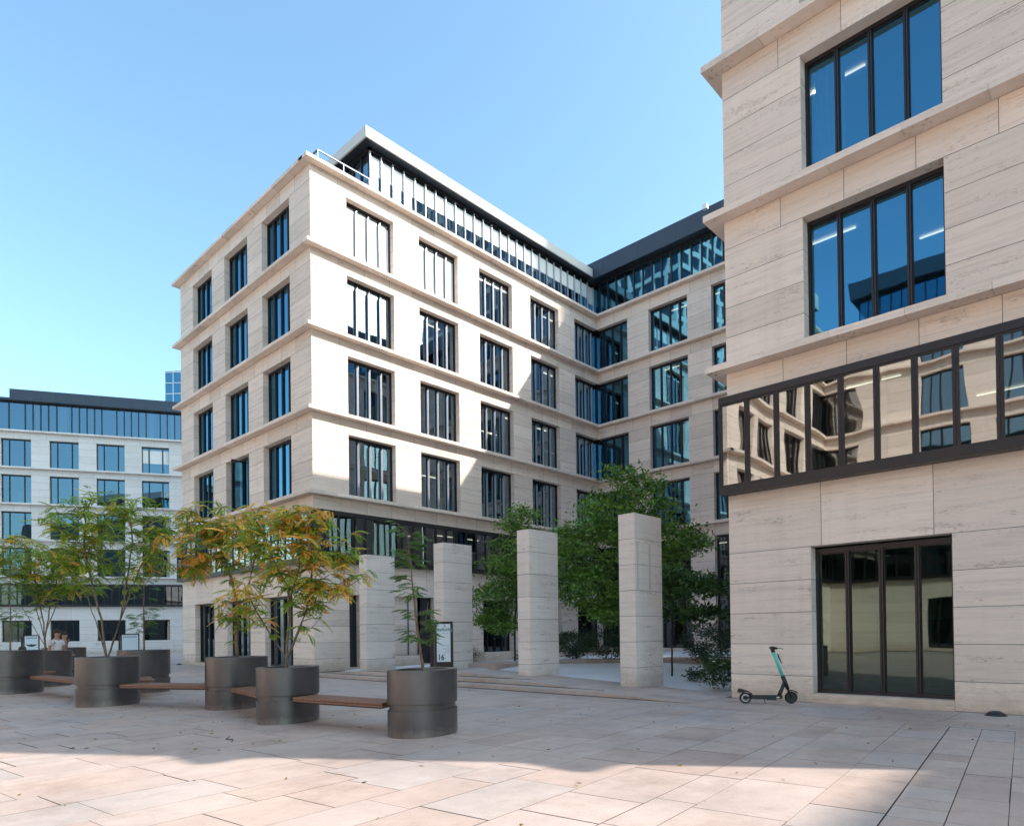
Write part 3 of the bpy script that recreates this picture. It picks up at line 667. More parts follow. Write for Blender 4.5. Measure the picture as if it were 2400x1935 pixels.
PLAB = {'F1': 'nearest grey steel planter with a thin sapling, right end of the bench row', 'P2': 'grey steel planter holding the orange-green tree with the split trunk, second from the right',
        'P3': 'grey steel planter with a single thick trunk, partly hidden behind the split trunk planter', 'P4': 'grey steel planter holding the green tree with three long spreading stems',
        'P5': 'grey steel planter cut off by the left edge of the picture', 'P6': 'grey steel planter with a leafy sapling behind the spreading stems planter',
        'P7': 'grey steel planter in front of the man in the white t-shirt', 'P8': 'farthest grey steel planter, only its rim shows behind the man in white'}
for k, (x, y, s, h) in PL.items():
    t = make_planter(s, h, PLAB[k]); t.location = (x, y, 0); t.rotation_euler = (0, 0, PA)
def bench(pts, z, label):
    """pts: plan quad a-b (front edge), c-d (back edge)"""
    a, b, c, d = [Vector((*p, 0)) for p in pts]; t = empty('bench', ((a+b+c+d)/4)[:2]+(0,) if False else tuple(((a+b+c+d)/4).xy)+(0,)); o = t.location.copy()
    tag(t, label, 'bench', 'wooden benches between the planters')
    n = 7; m = MB()
    for i in range(n):
        f0, f1 = i/n+.012, (i+1)/n-.012; q = [a.lerp(d, f0), b.lerp(c, f0), b.lerp(c, f1), a.lerp(d, f1)]
        q = [p-o for p in q]; m.prism([(p.x, p.y) for p in q], z-.035, z, 0, (rnd.random(),)*3)
    m.build('slat', 'wood', t)
    m = MB(); q = [p-o for p in (a.lerp(d, .02), b.lerp(c, .02), b.lerp(c, .98), a.lerp(d, .98))]; m.prism([(p.x, p.y) for p in q], z-.075, z-.045, 0); m.build('frame', 'wood', t)
    m = MB(); q = [p-o for p in (a.lerp(d, .2).lerp(b.lerp(c, .2), .05), b.lerp(c, .2).lerp(a.lerp(d, .2), .05), b.lerp(c, .8).lerp(a.lerp(d, .8), .05), a.lerp(d, .8).lerp(b.lerp(c, .8), .05))]
    m.prism([(p.x, p.y) for p in q], z-.11, z-.076, 0); m.build('steel_beam', 'frame', t)
bench([(5.78, 10.80), (6.17, 8.72), (6.70, 8.95), (6.33, 10.98)], .475, 'nearest long wooden bench between the sapling planter and the split trunk planter')
bench([(5.97, 13.72), (5.66, 11.85), (6.25, 11.8), (6.52, 13.95)], .48, 'short wooden bench between the split trunk planter and the one behind it')
bench([(4.80, 16.80), (5.95, 14.75), (6.45, 15.0), (5.40, 17.15)], .49, 'long wooden bench from the spreading stems planter to the thick trunk planter')
bench([(4.22, 22.6), (4.62, 18.2), (5.15, 18.3), (4.72, 23.1)], .50, 'wooden bench left of the spreading stems planter, leading back to the cut-off planter')
bench([(5.45, 18.15), (5.95, 20.0), (6.45, 19.9), (5.95, 18.0)], .48, 'wooden bench end showing behind the spreading stems planter')
bench([(4.3, 24.3), (4.9, 25.4), (5.4, 25.2), (4.8, 24.1)], .52, 'wooden bench end between the cut-off planter and the planter of the man in white')
# ------------------------------------------------------------------ trees
def grow(root_nodes, targets, seg=.22, up=.25, rr=None):
    """connect targets to a growing skeleton. root_nodes: list of polylines (first point = base). returns nodes, parent, radius"""
    pos = []; par = []
    for poly in root_nodes:
        prev = None
        if pos:
            d = [(p-poly[0]).length for p in pos]; j = min(range(len(d)), key=d.__getitem__); prev = j if d[j] < .3 else None
        for i in range(len(poly)):
            if i == 0 and prev is not None: continue
            if i == 0: pos.append(poly[0]); par.append(-1); prev = len(pos)-1; continue
            a, b = (pos[prev] if i == 1 else poly[i-1]), poly[i]; n = max(1, int((b-a).length/seg))
            for k in range(1, n+1):
                pos.append(a.lerp(b, k/n)+Vector((rnd.gauss(0, .008), rnd.gauss(0, .008), 0))); par.append(prev); prev = len(pos)-1
    base_n = len(pos); ends = []; cen = sum(pos, Vector())/len(pos)
    zmin = min(p.z for p in pos)+.25*(max(p.z for p in pos)-min(p.z for p in pos))
    for t in sorted(targets, key=lambda t: min((t-p).length for p in pos)):
        best, bj = 1e9, 0
        for j, p in enumerate(pos):
            if p.z < zmin and len(pos) > 12: continue
            d = t-p; L = d.length+1e-6; c = L+max(0, -(d.z/L)+up)*.8*L
            if c < best: best, bj = c, j
        a = pos[bj]; d = t-a; n = max(1, int(d.length/seg)); prev = bj
        bow = Vector((rnd.gauss(0, .05), rnd.gauss(0, .05), .10))*d.length
        for k in range(1, n+1):
            f = k/n; pos.append(a+d*f+bow*math.sin(f*math.pi)); par.append(prev); prev = len(pos)-1
        ends.append(prev)
    return pos, par, ends
def skeleton_mesh(pos, par, tip=.006, power=2.3, maxr=.2, name='trunk', matn='bark', parent=None, minr=0):
    kids = {}; 
    for i, p in enumerate(par): kids.setdefault(p, []).append(i)
    acc = [0]*len(pos)
    for i in range(len(pos)-1, -1, -1):
        if i not in kids: acc[i] = tip**power
        if par[i] >= 0: acc[par[i]] += max(acc[i], tip**power)
    rad = [min(maxr, max(a, tip**power)**(1/power)) for a in acc]
    b = MB()
    done = set()
    def walk(i):
        stack = [(i, None)]
        while stack:
            j, pr = stack.pop(); chain = [pr] if pr is not None else []; cur = j
            while True:
                chain.append(cur); ks = kids.get(cur, [])
                if not ks: break
                ks = sorted(ks, key=lambda q: -rad[q])
                for q in ks[1:]: stack.append((q, cur))
                cur = ks[0]
            if len(chain) > 1:
                rr = [min(rad[c], rad[chain[1]]*1.0) if n == 0 and pr is not None else rad[c] for n, c in enumerate(chain)]
                b.tube([pos[c] for c in chain], rr, 7 if rr[0] > .02 else 4, 0, caps=rr[0] > .02)
    for r_ in kids.get(-1, []): walk(r_)
    return b.build(name, matn, parent, smooth=True), rad
def lerp3(a, b, t): return tuple(a[i]+(b[i]-a[i])*t for i in range(3))
GREENS = [(.15, .24, .025), (.22, .33, .035), (.36, .42, .05), (.16, .26, .04)]
ORANGE = [(.80, .38, .07), (.90, .54, .12), (.65, .28, .06), (.66, .50, .07), (.92, .48, .10)]
def pinnate(b, p, dirv, L, col, nl=8, droop=.5, ll=.085):
    d = dirv.normalized(); side = d.cross(Vector((0, 0, 1)))
    if side.length < .1: side = Vector((1, 0, 0))
    side.normalize(); prev = p; q = p; dd = d.copy()
    for k in range(nl):
        dd = (dd+Vector((0, 0, -droop/nl*1.6))).normalized(); q = q+dd*(L/nl); upv = side.cross(dd)
        s = ll*(.65+.35*math.sin((k+.5)/nl*math.pi))
        for sg in (-1, 1):
            a = q+side*sg*.004; v = (side*sg*.92+dd*.38+Vector((0, 0, -.28-.2*rnd.random()))).normalized(); w = dd*s*.30
            c = (col[0]*rnd.uniform(.8, 1.2), col[1]*rnd.uniform(.8, 1.2), col[2]*rnd.uniform(.8, 1.2))
            b.face([a, a+v*s*.45-w, a+v*s, a+v*s*.5+w], 0, c)
    b.face([q, q+dd*ll*.5+side*ll*.2, q+dd*ll, q+dd*ll*.5-side*ll*.2], 0, col)
    b.face([p, p+side*.004, q+side*.002, q], 0, (.16, .12, .05))
def view_vec(dx, dy, dz):   # dx to the picture's right, dy away from the camera
    return Vector((Rv.x*dx+math.cos(_a)*dy, Rv.y*dx+math.sin(_a)*dy, dz))
def pinnate_tree(name, base, stems, crowns, nt, label, orange=.0, leafL=.38, per=6, ll=.075, tip=.006, maxr=.09, group='young trees in the steel planters', power=2.3, seed=1):
    """stems/crowns in picture-facing coordinates relative to base. crowns: (cx,cy,cz,rx,ry,rz,weight,orangeness)"""
    rnd.seed(seed); t = empty(name, base); tag(t, label, 'tree', group)
    sl_ = [[view_vec(*p) for p in s] for s in stems]; tg = []; oc = []
    tw = sum(c[6] for c in crowns)
    for c in crowns:
        for i in range(int(nt*c[6]/tw)):
            while True:
                u = Vector((rnd.uniform(-1, 1), rnd.uniform(-1, 1), rnd.uniform(-1, 1)))
                if .35 < u.length < 1: break
            tg.append(view_vec(c[0]+u.x*c[3], c[1]+u.y*c[4], c[2]+u.z*c[5])); oc.append(c[7])
    pos, par, ends = grow(sl_, tg)
    tr, rad = skeleton_mesh(pos, par, tip=tip, maxr=maxr, parent=t, power=power)
    b = MB(); kid = set(par)
    base_ends = list(ends)
    for e in base_ends:
        q_ = par[e]
        if q_ > 0 and par[q_] > 0 and rnd.random() < .6: ends.append(par[q_])
    for e in ends:
        p = pos[e]; out = (p-pos[par[e]]).normalized(); j = min(range(len(tg)), key=lambda q: (tg[q]-p).length); og = oc[j]
        clump = rnd.random()
        for k in range(max(2, per-1+rnd.randint(-1, 1))):
            a = rnd.uniform(0, 2*math.pi); dv = (Vector((math.cos(a), math.sin(a), rnd.uniform(-.15, .5)))+out*.4).normalized(); p = pos[e]+Vector((rnd.gauss(0, .05), rnd.gauss(0, .05), rnd.gauss(0, .04)))
            g = rnd.choice(GREENS); g = lerp3(g, rnd.choice(GREENS), rnd.random())
            if clump < og and rnd.random() < .75 or rnd.random() < og*.35: g = lerp3(rnd.choice(ORANGE), g, rnd.uniform(0, .45))
            pinnate(b, p, dv, leafL*rnd.uniform(.7, 1.15), g, 8, rnd.uniform(.3, 1.2), ll*rnd.uniform(.8, 1.15))
        e2 = par[e]
        for _ in range(2):
            if e2 > 0 and rnd.random() < .5:
                a = rnd.uniform(0, 2*math.pi); pinnate(b, pos[e2], Vector((math.cos(a), math.sin(a), .25)), leafL*.8, rnd.choice(GREENS), 8, .6, ll); e2 = par[e2]
    b.build('foliage', 'leaf', t); return t
def hgt(k): return PL[k][3]-.12
P = lambda k: (PL[k][0], PL[k][1], hgt(k))
# split trunk orange-green tree (planter 2)
pinnate_tree('planter_tree', P('P2'), [[(-.03, 0, 0), (-.02, 0, .5), (.03, 0, 1.0), (.0, .05, 1.55), (-.3, .1, 2.1), (-.45, 0, 2.6)], [(0, 0, .25), (.25, -.05, .85), (.42, 0, 1.4), (.45, .05, 1.9), (.8, 0, 2.5)], [(0, .05, .2), (-.35, .1, .7), (-.62, .1, 1.15), (-.75, 0, 1.5)], [(.03, 0, 1.2), (.2, .1, 1.9), (.15, 0, 2.6)]],
             [(-.25, 0, 2.45, .95, .8, .65, 3, .55), (.65, 0, 2.35, .85, .8, .7, 3, .45), (1.0, -.1, 1.75, .55, .5, .5, 1.3, .5), (-.75, 0, 1.5, .4, .5, .4, .8, .5), (.5, 0, 1.1, .4, .35, .45, .6, .3), (.1, 0, 2.9, .9, .5, .2, 1, .5), (.15, .1, 1.7, .8, .6, .4, 1, .3)],
             112, 'orange and green feathery-leaved tree with a split trunk, second planter from the right', leafL=.29, seed=3, maxr=.075, per=6)
pinnate_tree('planter_tree', P('P3'), [[(0, 0, 0), (.0, 0, .7), (.02, 0, 1.25), (-.12, 0, 1.8), (-.3, 0, 2.4), (-.6, 0, 3.0)], [(.02, 0, 1.2), (.25, .05, 1.7), (.42, 0, 2.3), (.35, 0, 2.9)]],
             [(-.75, 0, 2.55, .8, .8, .65, 3.2, .5), (.15, 0, 2.95, .9, .8, .5, 2.6, .55), (0, .1, 1.2, .5, .4, .35, 1.3, .45), (-.5, 0, 3.2, .9, .6, .3, 1.4, .4), (.3, .3, 2.4, .8, .6, .4, 1.2, .5), (-1.15, 0, 2.2, .45, .5, .4, 1, .35)],
             108, 'orange and green feathery-leaved tree with one thick trunk, left of the split trunk tree', leafL=.31, seed=5, maxr=.11, per=6, power=2.0)
pinnate_tree('planter_tree', P('P4'), [[(-.03, 0, 0), (-.22, 0, .75), (-.55, .05, 1.6), (-.95, 0, 2.2), (-1.25, 0, 2.5)], [(0, 0, .05), (-.2, .05, 1.0), (-.38, 0, 1.9), (-.55, 0, 2.7), (-.5, 0, 3.4)], [(.03, 0, 0), (.28, 0, .95), (.42, .05, 1.9), (.6, 0, 2.7), (.55, 0, 3.3)], [(.05, .1, .05), (.35, .1, 1.3), (.7, .1, 2.2), (1.15, 0, 2.8)]],
             [(-.55, 0, 3.2, .9, .9, .55, 2.5, .08), (.55, 0, 3.25, .95, .9, .6, 3, .04), (1.1, 0, 2.6, .6, .7, .5, 1.4, .1), (-1.0, 0, 2.6, .6, .6, .45, 1.4, .12), (.1, 0, 2.3, .9, .7, .4, 1.3, .03), (0, 0, 3.75, .9, .5, .22, 1, .03)],
             130, 'tall green feathery-leaved tree with three long bare stems spreading from its planter', leafL=.34, seed=8, maxr=.075, per=5)
pinnate_tree('planter_tree', P('P7'), [[(0, 0, 0), (-.05, 0, 1.0), (-.25, 0, 2.0), (-.4, 0, 3.0)], [(0, 0, .5), (.15, 0, 1.4), (.35, 0, 2.3), (.5, 0, 3.1)], [(0, 0, .3), (-.6, 0, 1.3), (-1.15, 0, 2.1)], [(0, 0, .6), (-.35, 0, 1.7), (-.8, 0, 2.8)], [(0, 0, .7), (.4, 0, 1.7), (.8, 0, 2.6)]],
             [(-.9, 0, 3.2, 1.1, 1.0, .8, 3, .2), (.4, 0, 3.0, 1.1, 1.0, .7, 3, .12), (0, 0, 2.3, 1.2, .8, .45, 1.6, .05), (1.3, 0, 2.2, .5, .5, .4, .8, .05)],
             135, 'bushy green tree with many upright stems above the man in the white t-shirt', leafL=.36, seed=11, maxr=.09, per=5)
pinnate_tree('planter_tree', (PL['P5'][0]-.65, PL['P5'][1]+3.4, .05), [[(0, 0, 0), (.05, 0, 1.4), (-.1, 0, 2.4), (-.2, 0, 3.4)], [(0, 0, 1.3), (.4, 0, 2.3), (.5, 0, 3.2)]],
             [(.1, 0, 3.6, 1.2, 1.1, 1.0, 3, .22), (.3, 0, 4.2, 1.0, .8, .5, 2, .15), (.6, 0, 2.8, .8, .7, .4, 1, .1)], 110, 'dense green tree with a few orange leaves cut by the left edge of the picture', leafL=.42, seed=14, maxr=.1)
def sapling(base, H_, tiers, label, L=.26, seed=1, n=4, lean=.0, col=None):
    rnd.seed(seed); t = empty('sapling', base); tag(t, label, 'tree', 'young trees in the steel planters'); m = MB()
    pts = [Vector((0, 0, 0))]
    for i in range(1, 13): pts.append(view_vec(lean*i/12+rnd.gauss(0, .008), rnd.gauss(0, .01), H_*i/12))
    m.tube(pts, [.026-.021*i/12 for i in range(13)], 6); 
    m.tube([pts[3], pts[3]+view_vec(.10, .02, .28), pts[3]+view_vec(.14, .05, .6)], [.012, .009, .004], 5); b = MB()
    for (z0, z1, k, LL) in tiers:
        for i in range(k):
            z = rnd.uniform(z0, z1); f = z/H_*12; j = min(11, int(f)); p = pts[j].lerp(pts[j+1], f-j); a = rnd.uniform(0, 6.28)
            dv = Vector((math.cos(a), math.sin(a), rnd.uniform(.1, .5))); e = p+dv.normalized()*LL*rnd.uniform(.3, .9)
            m.tube([p, e], [.005, .003], 3, caps=False)
            for q in range(n):
                a2 = a+rnd.uniform(-1.1, 1.1); g = lerp3((.07, .15, .035), (.13, .23, .05), rnd.random()) if not col else col
                pinnate(b, p.lerp(e, rnd.uniform(.4, 1)), Vector((math.cos(a2), math.sin(a2), rnd.uniform(-.1, .4))), L*rnd.uniform(.6, 1.1), g, 6, .35, .062)
    m.build('trunk', 'bark', t, smooth=True); b.build('foliage', 'leaf', t)
sapling(P('F1'), 2.28, [(.45, 1.05, 20, .42), (1.2, 1.55, 10, .38), (1.65, 2.28, 24, .4)], 'thin upright sapling in the nearest planter, tied in tiers of small green leaves', .2, 2, 4, -.22)
sapling(P('P6'), 2.6, [(.5, 1.3, 26, .5), (1.5, 2.6, 16, .4)], 'young sapling with a bushy lower crown in the planter behind the spreading stems', .24, 4, 4, 0, )
sapling(P('P5'), 2.4, [(.75, 1.25, 18, .5), (1.7, 2.4, 12, .4)], 'young sapling in the planter cut off by the left edge', .26, 6, 4)
def leafy(b, p, nrm, s, col, w=.42):
    d = nrm.normalized(); side = d.cross(Vector((rnd.gauss(0, 1), rnd.gauss(0, 1), rnd.gauss(0, 1)))).normalized()
    b.face([p, p+d*s*.45+side*s*w*.5, p+d*s, p+d*s*.45-side*s*w*.5], 0, col)
def broad_tree(name, base, stems, crowns, nt, label, cat='tree', group=None, leaf=.12, per=26, cols=((.02, .055, .012), (.045, .10, .02)), maxr=.09, seed=1, bark='bark_dark', spread=.28, mat_='leaf_dark', flower=0, flat=.55, tip=.006):
    rnd.seed(seed); t = empty(name, base); tag(t, label, cat, group)
    sl_ = [[view_vec(*p) for p in s] for s in stems]; tg = []; tw = sum(c[6] for c in crowns)
    for c in crowns:
        for i in range(max(1, int(nt*c[6]/tw))):
            while True:
                u = Vector((rnd.uniform(-1, 1), rnd.uniform(-1, 1), rnd.uniform(-1, 1)))
                if .45 < u.length < 1: break
            tg.append(view_vec(c[0]+u.x*c[3], c[1]+u.y*c[4], c[2]+u.z*c[5]))
    pos, par, ends = grow(sl_, tg, up=.1)
    skeleton_mesh(pos, par, tip=tip, maxr=maxr, parent=t, matn=bark, name='trunk' if cat == 'tree' else 'stem')
    b = MB(); fl = MB()
    for e in ends:
        p = pos[e]; sh = rnd.random(); k2 = per+rnd.randint(-6, 6); out = (p-pos[par[e]]).normalized()
        for k in range(k2):
            q = p+Vector((rnd.gauss(0, spread), rnd.gauss(0, spread), rnd.gauss(0, spread*flat)))-out*rnd.random()*.2
            n = Vector((rnd.gauss(0, 1), rnd.gauss(0, 1), rnd.gauss(.1, .55)))+out*.5
            c = lerp3(cols[0], cols[1], min(1, max(0, rnd.gauss(sh, .25)))); leafy(b, q, n, leaf*rnd.uniform(.7, 1.25), c)
        if rnd.random() < flower:
            q = p+Vector((0, 0, spread*.6))
            for k in range(7): a = k*.9; fl.face([q, q+Vector((math.cos(a)*.05, math.sin(a)*.05, .02)), q+Vector((math.cos(a+.5)*.06, math.sin(a+.5)*.06, .03)), q+Vector((math.cos(a+.9)*.05, math.sin(a+.9)*.05, .01))], 0)
    b.build('foliage', mat_, t)
    if fl.f: fl.build('blossom', 'petal', t)
    return t
GT = 'broadleaf trees in the courtyard garden'; GS = 'low shrubs in the courtyard garden'
LC = ((.05, .12, .018), (.18, .33, .05))
broad_tree('garden_tree', (19.2, 13.0, .2), [[(0, 0, 0), (.05, 0, 1.5), (-.1, 0, 2.8), (.1, 0, 4.2), (.3, 0, 5.8)], [(0, 0, 1.6), (-.9, 0, 2.9), (-1.6, 0, 4.0)], [(0, 0, 1.4), (1.0, 0, 2.6), (1.9, 0, 4.2)]],
           [(.05, 0, 5.3, 1.5, 1.4, 1.1, 3, 0), (-.9, 0, 4.2, 1.7, 1.5, .9, 3, 0), (1.4, 0, 4.4, 1.6, 1.3, .7, 2.2, 0), (-1.3, 0, 2.9, 1.5, 1.4, .7, 2.4, 0), (-.5, 0, 2.1, 1.2, 1.2, .5, 1.5, 0), (1.3, 0, 3.0, 1.2, 1.1, .8, 1.6, 0), (0.1, 0, 6.6, .7, .5, .35, .5, 0), (1.0, 0, 6.4, .35, .4, .35, .3, 0)],
           430, 'large dense green tree behind the two right stone pillars, tallest in the garden', group=GT, seed=21, leaf=.17, per=42, cols=LC, spread=.27, flat=.4)
broad_tree('garden_tree', (18.6, 17.6, .2), [[(0, 0, 0), (0, 0, 1.5), (.1, 0, 3.0), (.4, 0, 4.6), (.3, 0, 6.0)]],
           [(-.1, 0, 4.2, 1.2, 1.1, .9, 2, 0), (-.5, 0, 2.7, 1.6, 1.2, .7, 2.6, 0), (.3, 0, 5.6, .7, .6, .7, 1, 0), (-.5, 0, 1.7, 1.1, 1.0, .45, 1.2, 0), (.9, 0, 3.2, .8, .8, 1.0, 1.3, 0)],
           230, 'narrower green tree with a loose top left of the second stone pillar', group=GT, seed=23, leaf=.155, per=44, cols=LC, spread=.25, flat=.4)
broad_tree('garden_tree', (17.3, 10.1, .2), [[(0, 0, 0), (0, 0, 1.2), (.05, 0, 2.2), (0, 0, 2.9)]],
           [(.35, 0, 2.55, 1.15, 1.0, .4, 2, 0), (.5, 0, 1.85, 1.1, .9, .35, 1.4, 0), (1.1, 0, 2.75, .6, .7, .15, .7, 0), (.1, 0, 3.0, .6, .6, .3, .6, 0)],
           95, 'small dark tree with a straight thin trunk just right of the stained stone pillar', group=GT, seed=27, leaf=.15, per=40, cols=((.02, .06, .014), (.07, .15, .03)), maxr=.06, spread=.2, flat=.35)
broad_tree('garden_tree', (18.6, 8.2, .2), [[(0, 0, 0), (0, 0, 1.2), (.1, 0, 2.4), (.2, 0, 3.6)]],
           [(.3, 0, 3.4, .5, .8, .9, 1.6, 0), (.1, 0, 1.6, .8, .8, .8, 1.6, 0)], 75, 'dark leafy tree squeezed against the edge of the near building', group=GT, seed=29, leaf=.16, per=40, cols=((.012, .04, .014), (.04, .10, .025)), maxr=.06, spread=.2)
def shrub(base, w, h, label, seed, cols=((.012, .035, .014), (.035, .075, .025)), flower=0, leaf=.10, nt=55, d=None, per=30):
    d = d or w
    return broad_tree('shrub', base, [[(0, 0, 0), (-.1*w, 0, .5*h)], [(0, 0, .02), (.15*w, .1, .5*h)], [(0, 0, .02), (0, -.1, .6*h)]], [(0, 0, h*.55, w*.5, d*.5, h*.42, 1, 0)], nt, label, 'shrub', GS, leaf, per, cols, .02, seed, spread=.11, flower=flower, flat=.8, tip=.004)
shrub((17.0, 18.6, .25), 1.25, .85, 'round olive-brown shrub beside the second pillar at the garden edge', 31, ((.07, .08, .02), (.16, .15, .05)), leaf=.045, nt=110, per=26)
shrub((20.6, 14.7, .3), 2.0, 1.5, 'dark shrub with purple-green leaves under the large tree, left of the stained pillar', 33, nt=80)
shrub((21.5, 17.0, .3), 2.2, 1.3, 'low dark shrub further back between the two right pillars', 34, nt=80)
shrub((17.3, 8.6, .2), 1.3, 1.7, 'dark loose shrub with bare twigs behind the white-flowered bush', 35, nt=60, leaf=.075)
shrub((15.75, 7.75, .1), 1.15, .85, 'leafy bush with white blossoms at the corner of the near building', 36, ((.02, .06, .015), (.06, .13, .03)), flower=.35, nt=60, leaf=.085)
shrub((16.9, 9.15, .15), .45, .28, 'tiny green plant sprouting from the white gravel behind the stained pillar', 37, nt=10, leaf=.09)
shrub((19.4, 17.6, .3), 1.0, .5, 'small ground shrub at the foot of the narrower tree', 38, ((.05, .07, .03), (.12, .12, .05)), nt=35)
shrub((22.6, 11.8, .3), 2.0, 1.6, 'dark shrub against the rear wing behind the stained pillar', 39, nt=70)
shrub((24.5, 19.5, .3), 2.2, 1.4, 'dark shrub by the ground floor windows in the rear corner of the garden', 40, nt=70)
# ------------------------------------------------------------------ signs
def text(body, size, loc, parent, name='lettering', m='ink', align='LEFT', rz=0, sx=1.0, bold=0):
    cu = bpy.data.curves.new('tmp', 'FONT'); cu.body = body; cu.size = size; cu.align_x = align; cu.extrude = .0015; cu.offset = bold; cu.resolution_u = 3
    tmp = bpy.data.objects.new('tmp', cu); C.objects.link(tmp); dg = bpy.context.evaluated_depsgraph_get()
    me = bpy.data.meshes.new_from_object(tmp.evaluated_get(dg)); bpy.data.objects.remove(tmp)
    for v_ in me.vertices: x_, y_, z_ = v_.co; v_.co = (x_*sx, -z_, y_)
    me.materials.clear(); me.materials.append(M[m]); o = bpy.data.objects.new(name, me); C.objects.link(o); o.parent = parent; o.location = loc; return o
def totem(base, rz, w, h, label, lines, num=None, emblem=False, ph=.18):
    t = empty('sign_totem', base, rz); tag(t, label, 'sign', 'dark framed building signs')
    b = MB(); b.box((-w/2, 0, 0), (w/2, .12, h)); b.box((-w/2-.16, .02, 0), (-w/2-.03, .14, h*.93)); b.build('post', 'frame', t)
    z0, z1 = h*ph, h-.08; b = MB(); b.box((-w/2+.07, -.012, z0), (w/2-.07, -.002, z1)); b.build('panel', 'white_panel', t)
    if lines: text(lines, .15*w/.62, (-w/2+.09, -.014, z1-.22), t, 'lettering', 'sage_ink', sx=.74, bold=.004)
    if lines:
        b = MB(); b.box((.02, -.014, z1-.10), (.06, -.0125, z1-.05)); b.box((.0, -.014, z1-.06), (.08, -.0125, z1-.045))
        for i in range(5): b.box((w/2-.10-[.24, .09, .2, .14, .2][i], -.014, z0+.52-.055*i), (w/2-.10, -.0125, z0+.53-.055*i))
        b.box((-w/2+.25, -.014, z1-.30), (w/2-.12, -.0125, z1-.292)); b.build('small_print', 'sage_ink', t)
    if not lines: b = MB(); b.box((-w/2+.14, -.014, z1-.17), (w/2-.14, -.0125, z1-.10)); b.build('lettering', 'sage_ink', t)
    if num: text(num, .26, (-w/2+.10, -.014, z0+.06), t, 'number', 'ink', sx=.8, bold=.006)
    if emblem:
        b = MB(); c = (0, h*.58)
        b.face([(c[0]+.13*math.cos(i*.393), -.014, c[1]+.10*math.sin(i*.393)) for i in range(16)][::-1])
        for s_ in (-1, 1): b.face([(s_*.08, -.0145, c[1]+.06), (s_*.34, -.0145, c[1]+.09), (s_*.24, -.0145, c[1]-.02), (s_*.10, -.0145, c[1]-.09)])
        b.build('emblem', 'ink', t)
    return t
SR = math.pi*0
totem((13.97, 16.35, .36), R(-50), .58, 1.57, 'dark sign totem with a pale panel reading 16, in front of a stone pillar', 'esplBuilding', '16')
totem((11.14, 58.96, 0), R(-20), .95, 1.8, 'distant sign with a winged black emblem, left of the man in the white t-shirt', '', None, True, .1)
totem((15.77, 52.69, 0), R(-25), 1.15, 1.8, 'distant plain sign with a thin heading, behind the leafy sapling', '', None, False, .1)
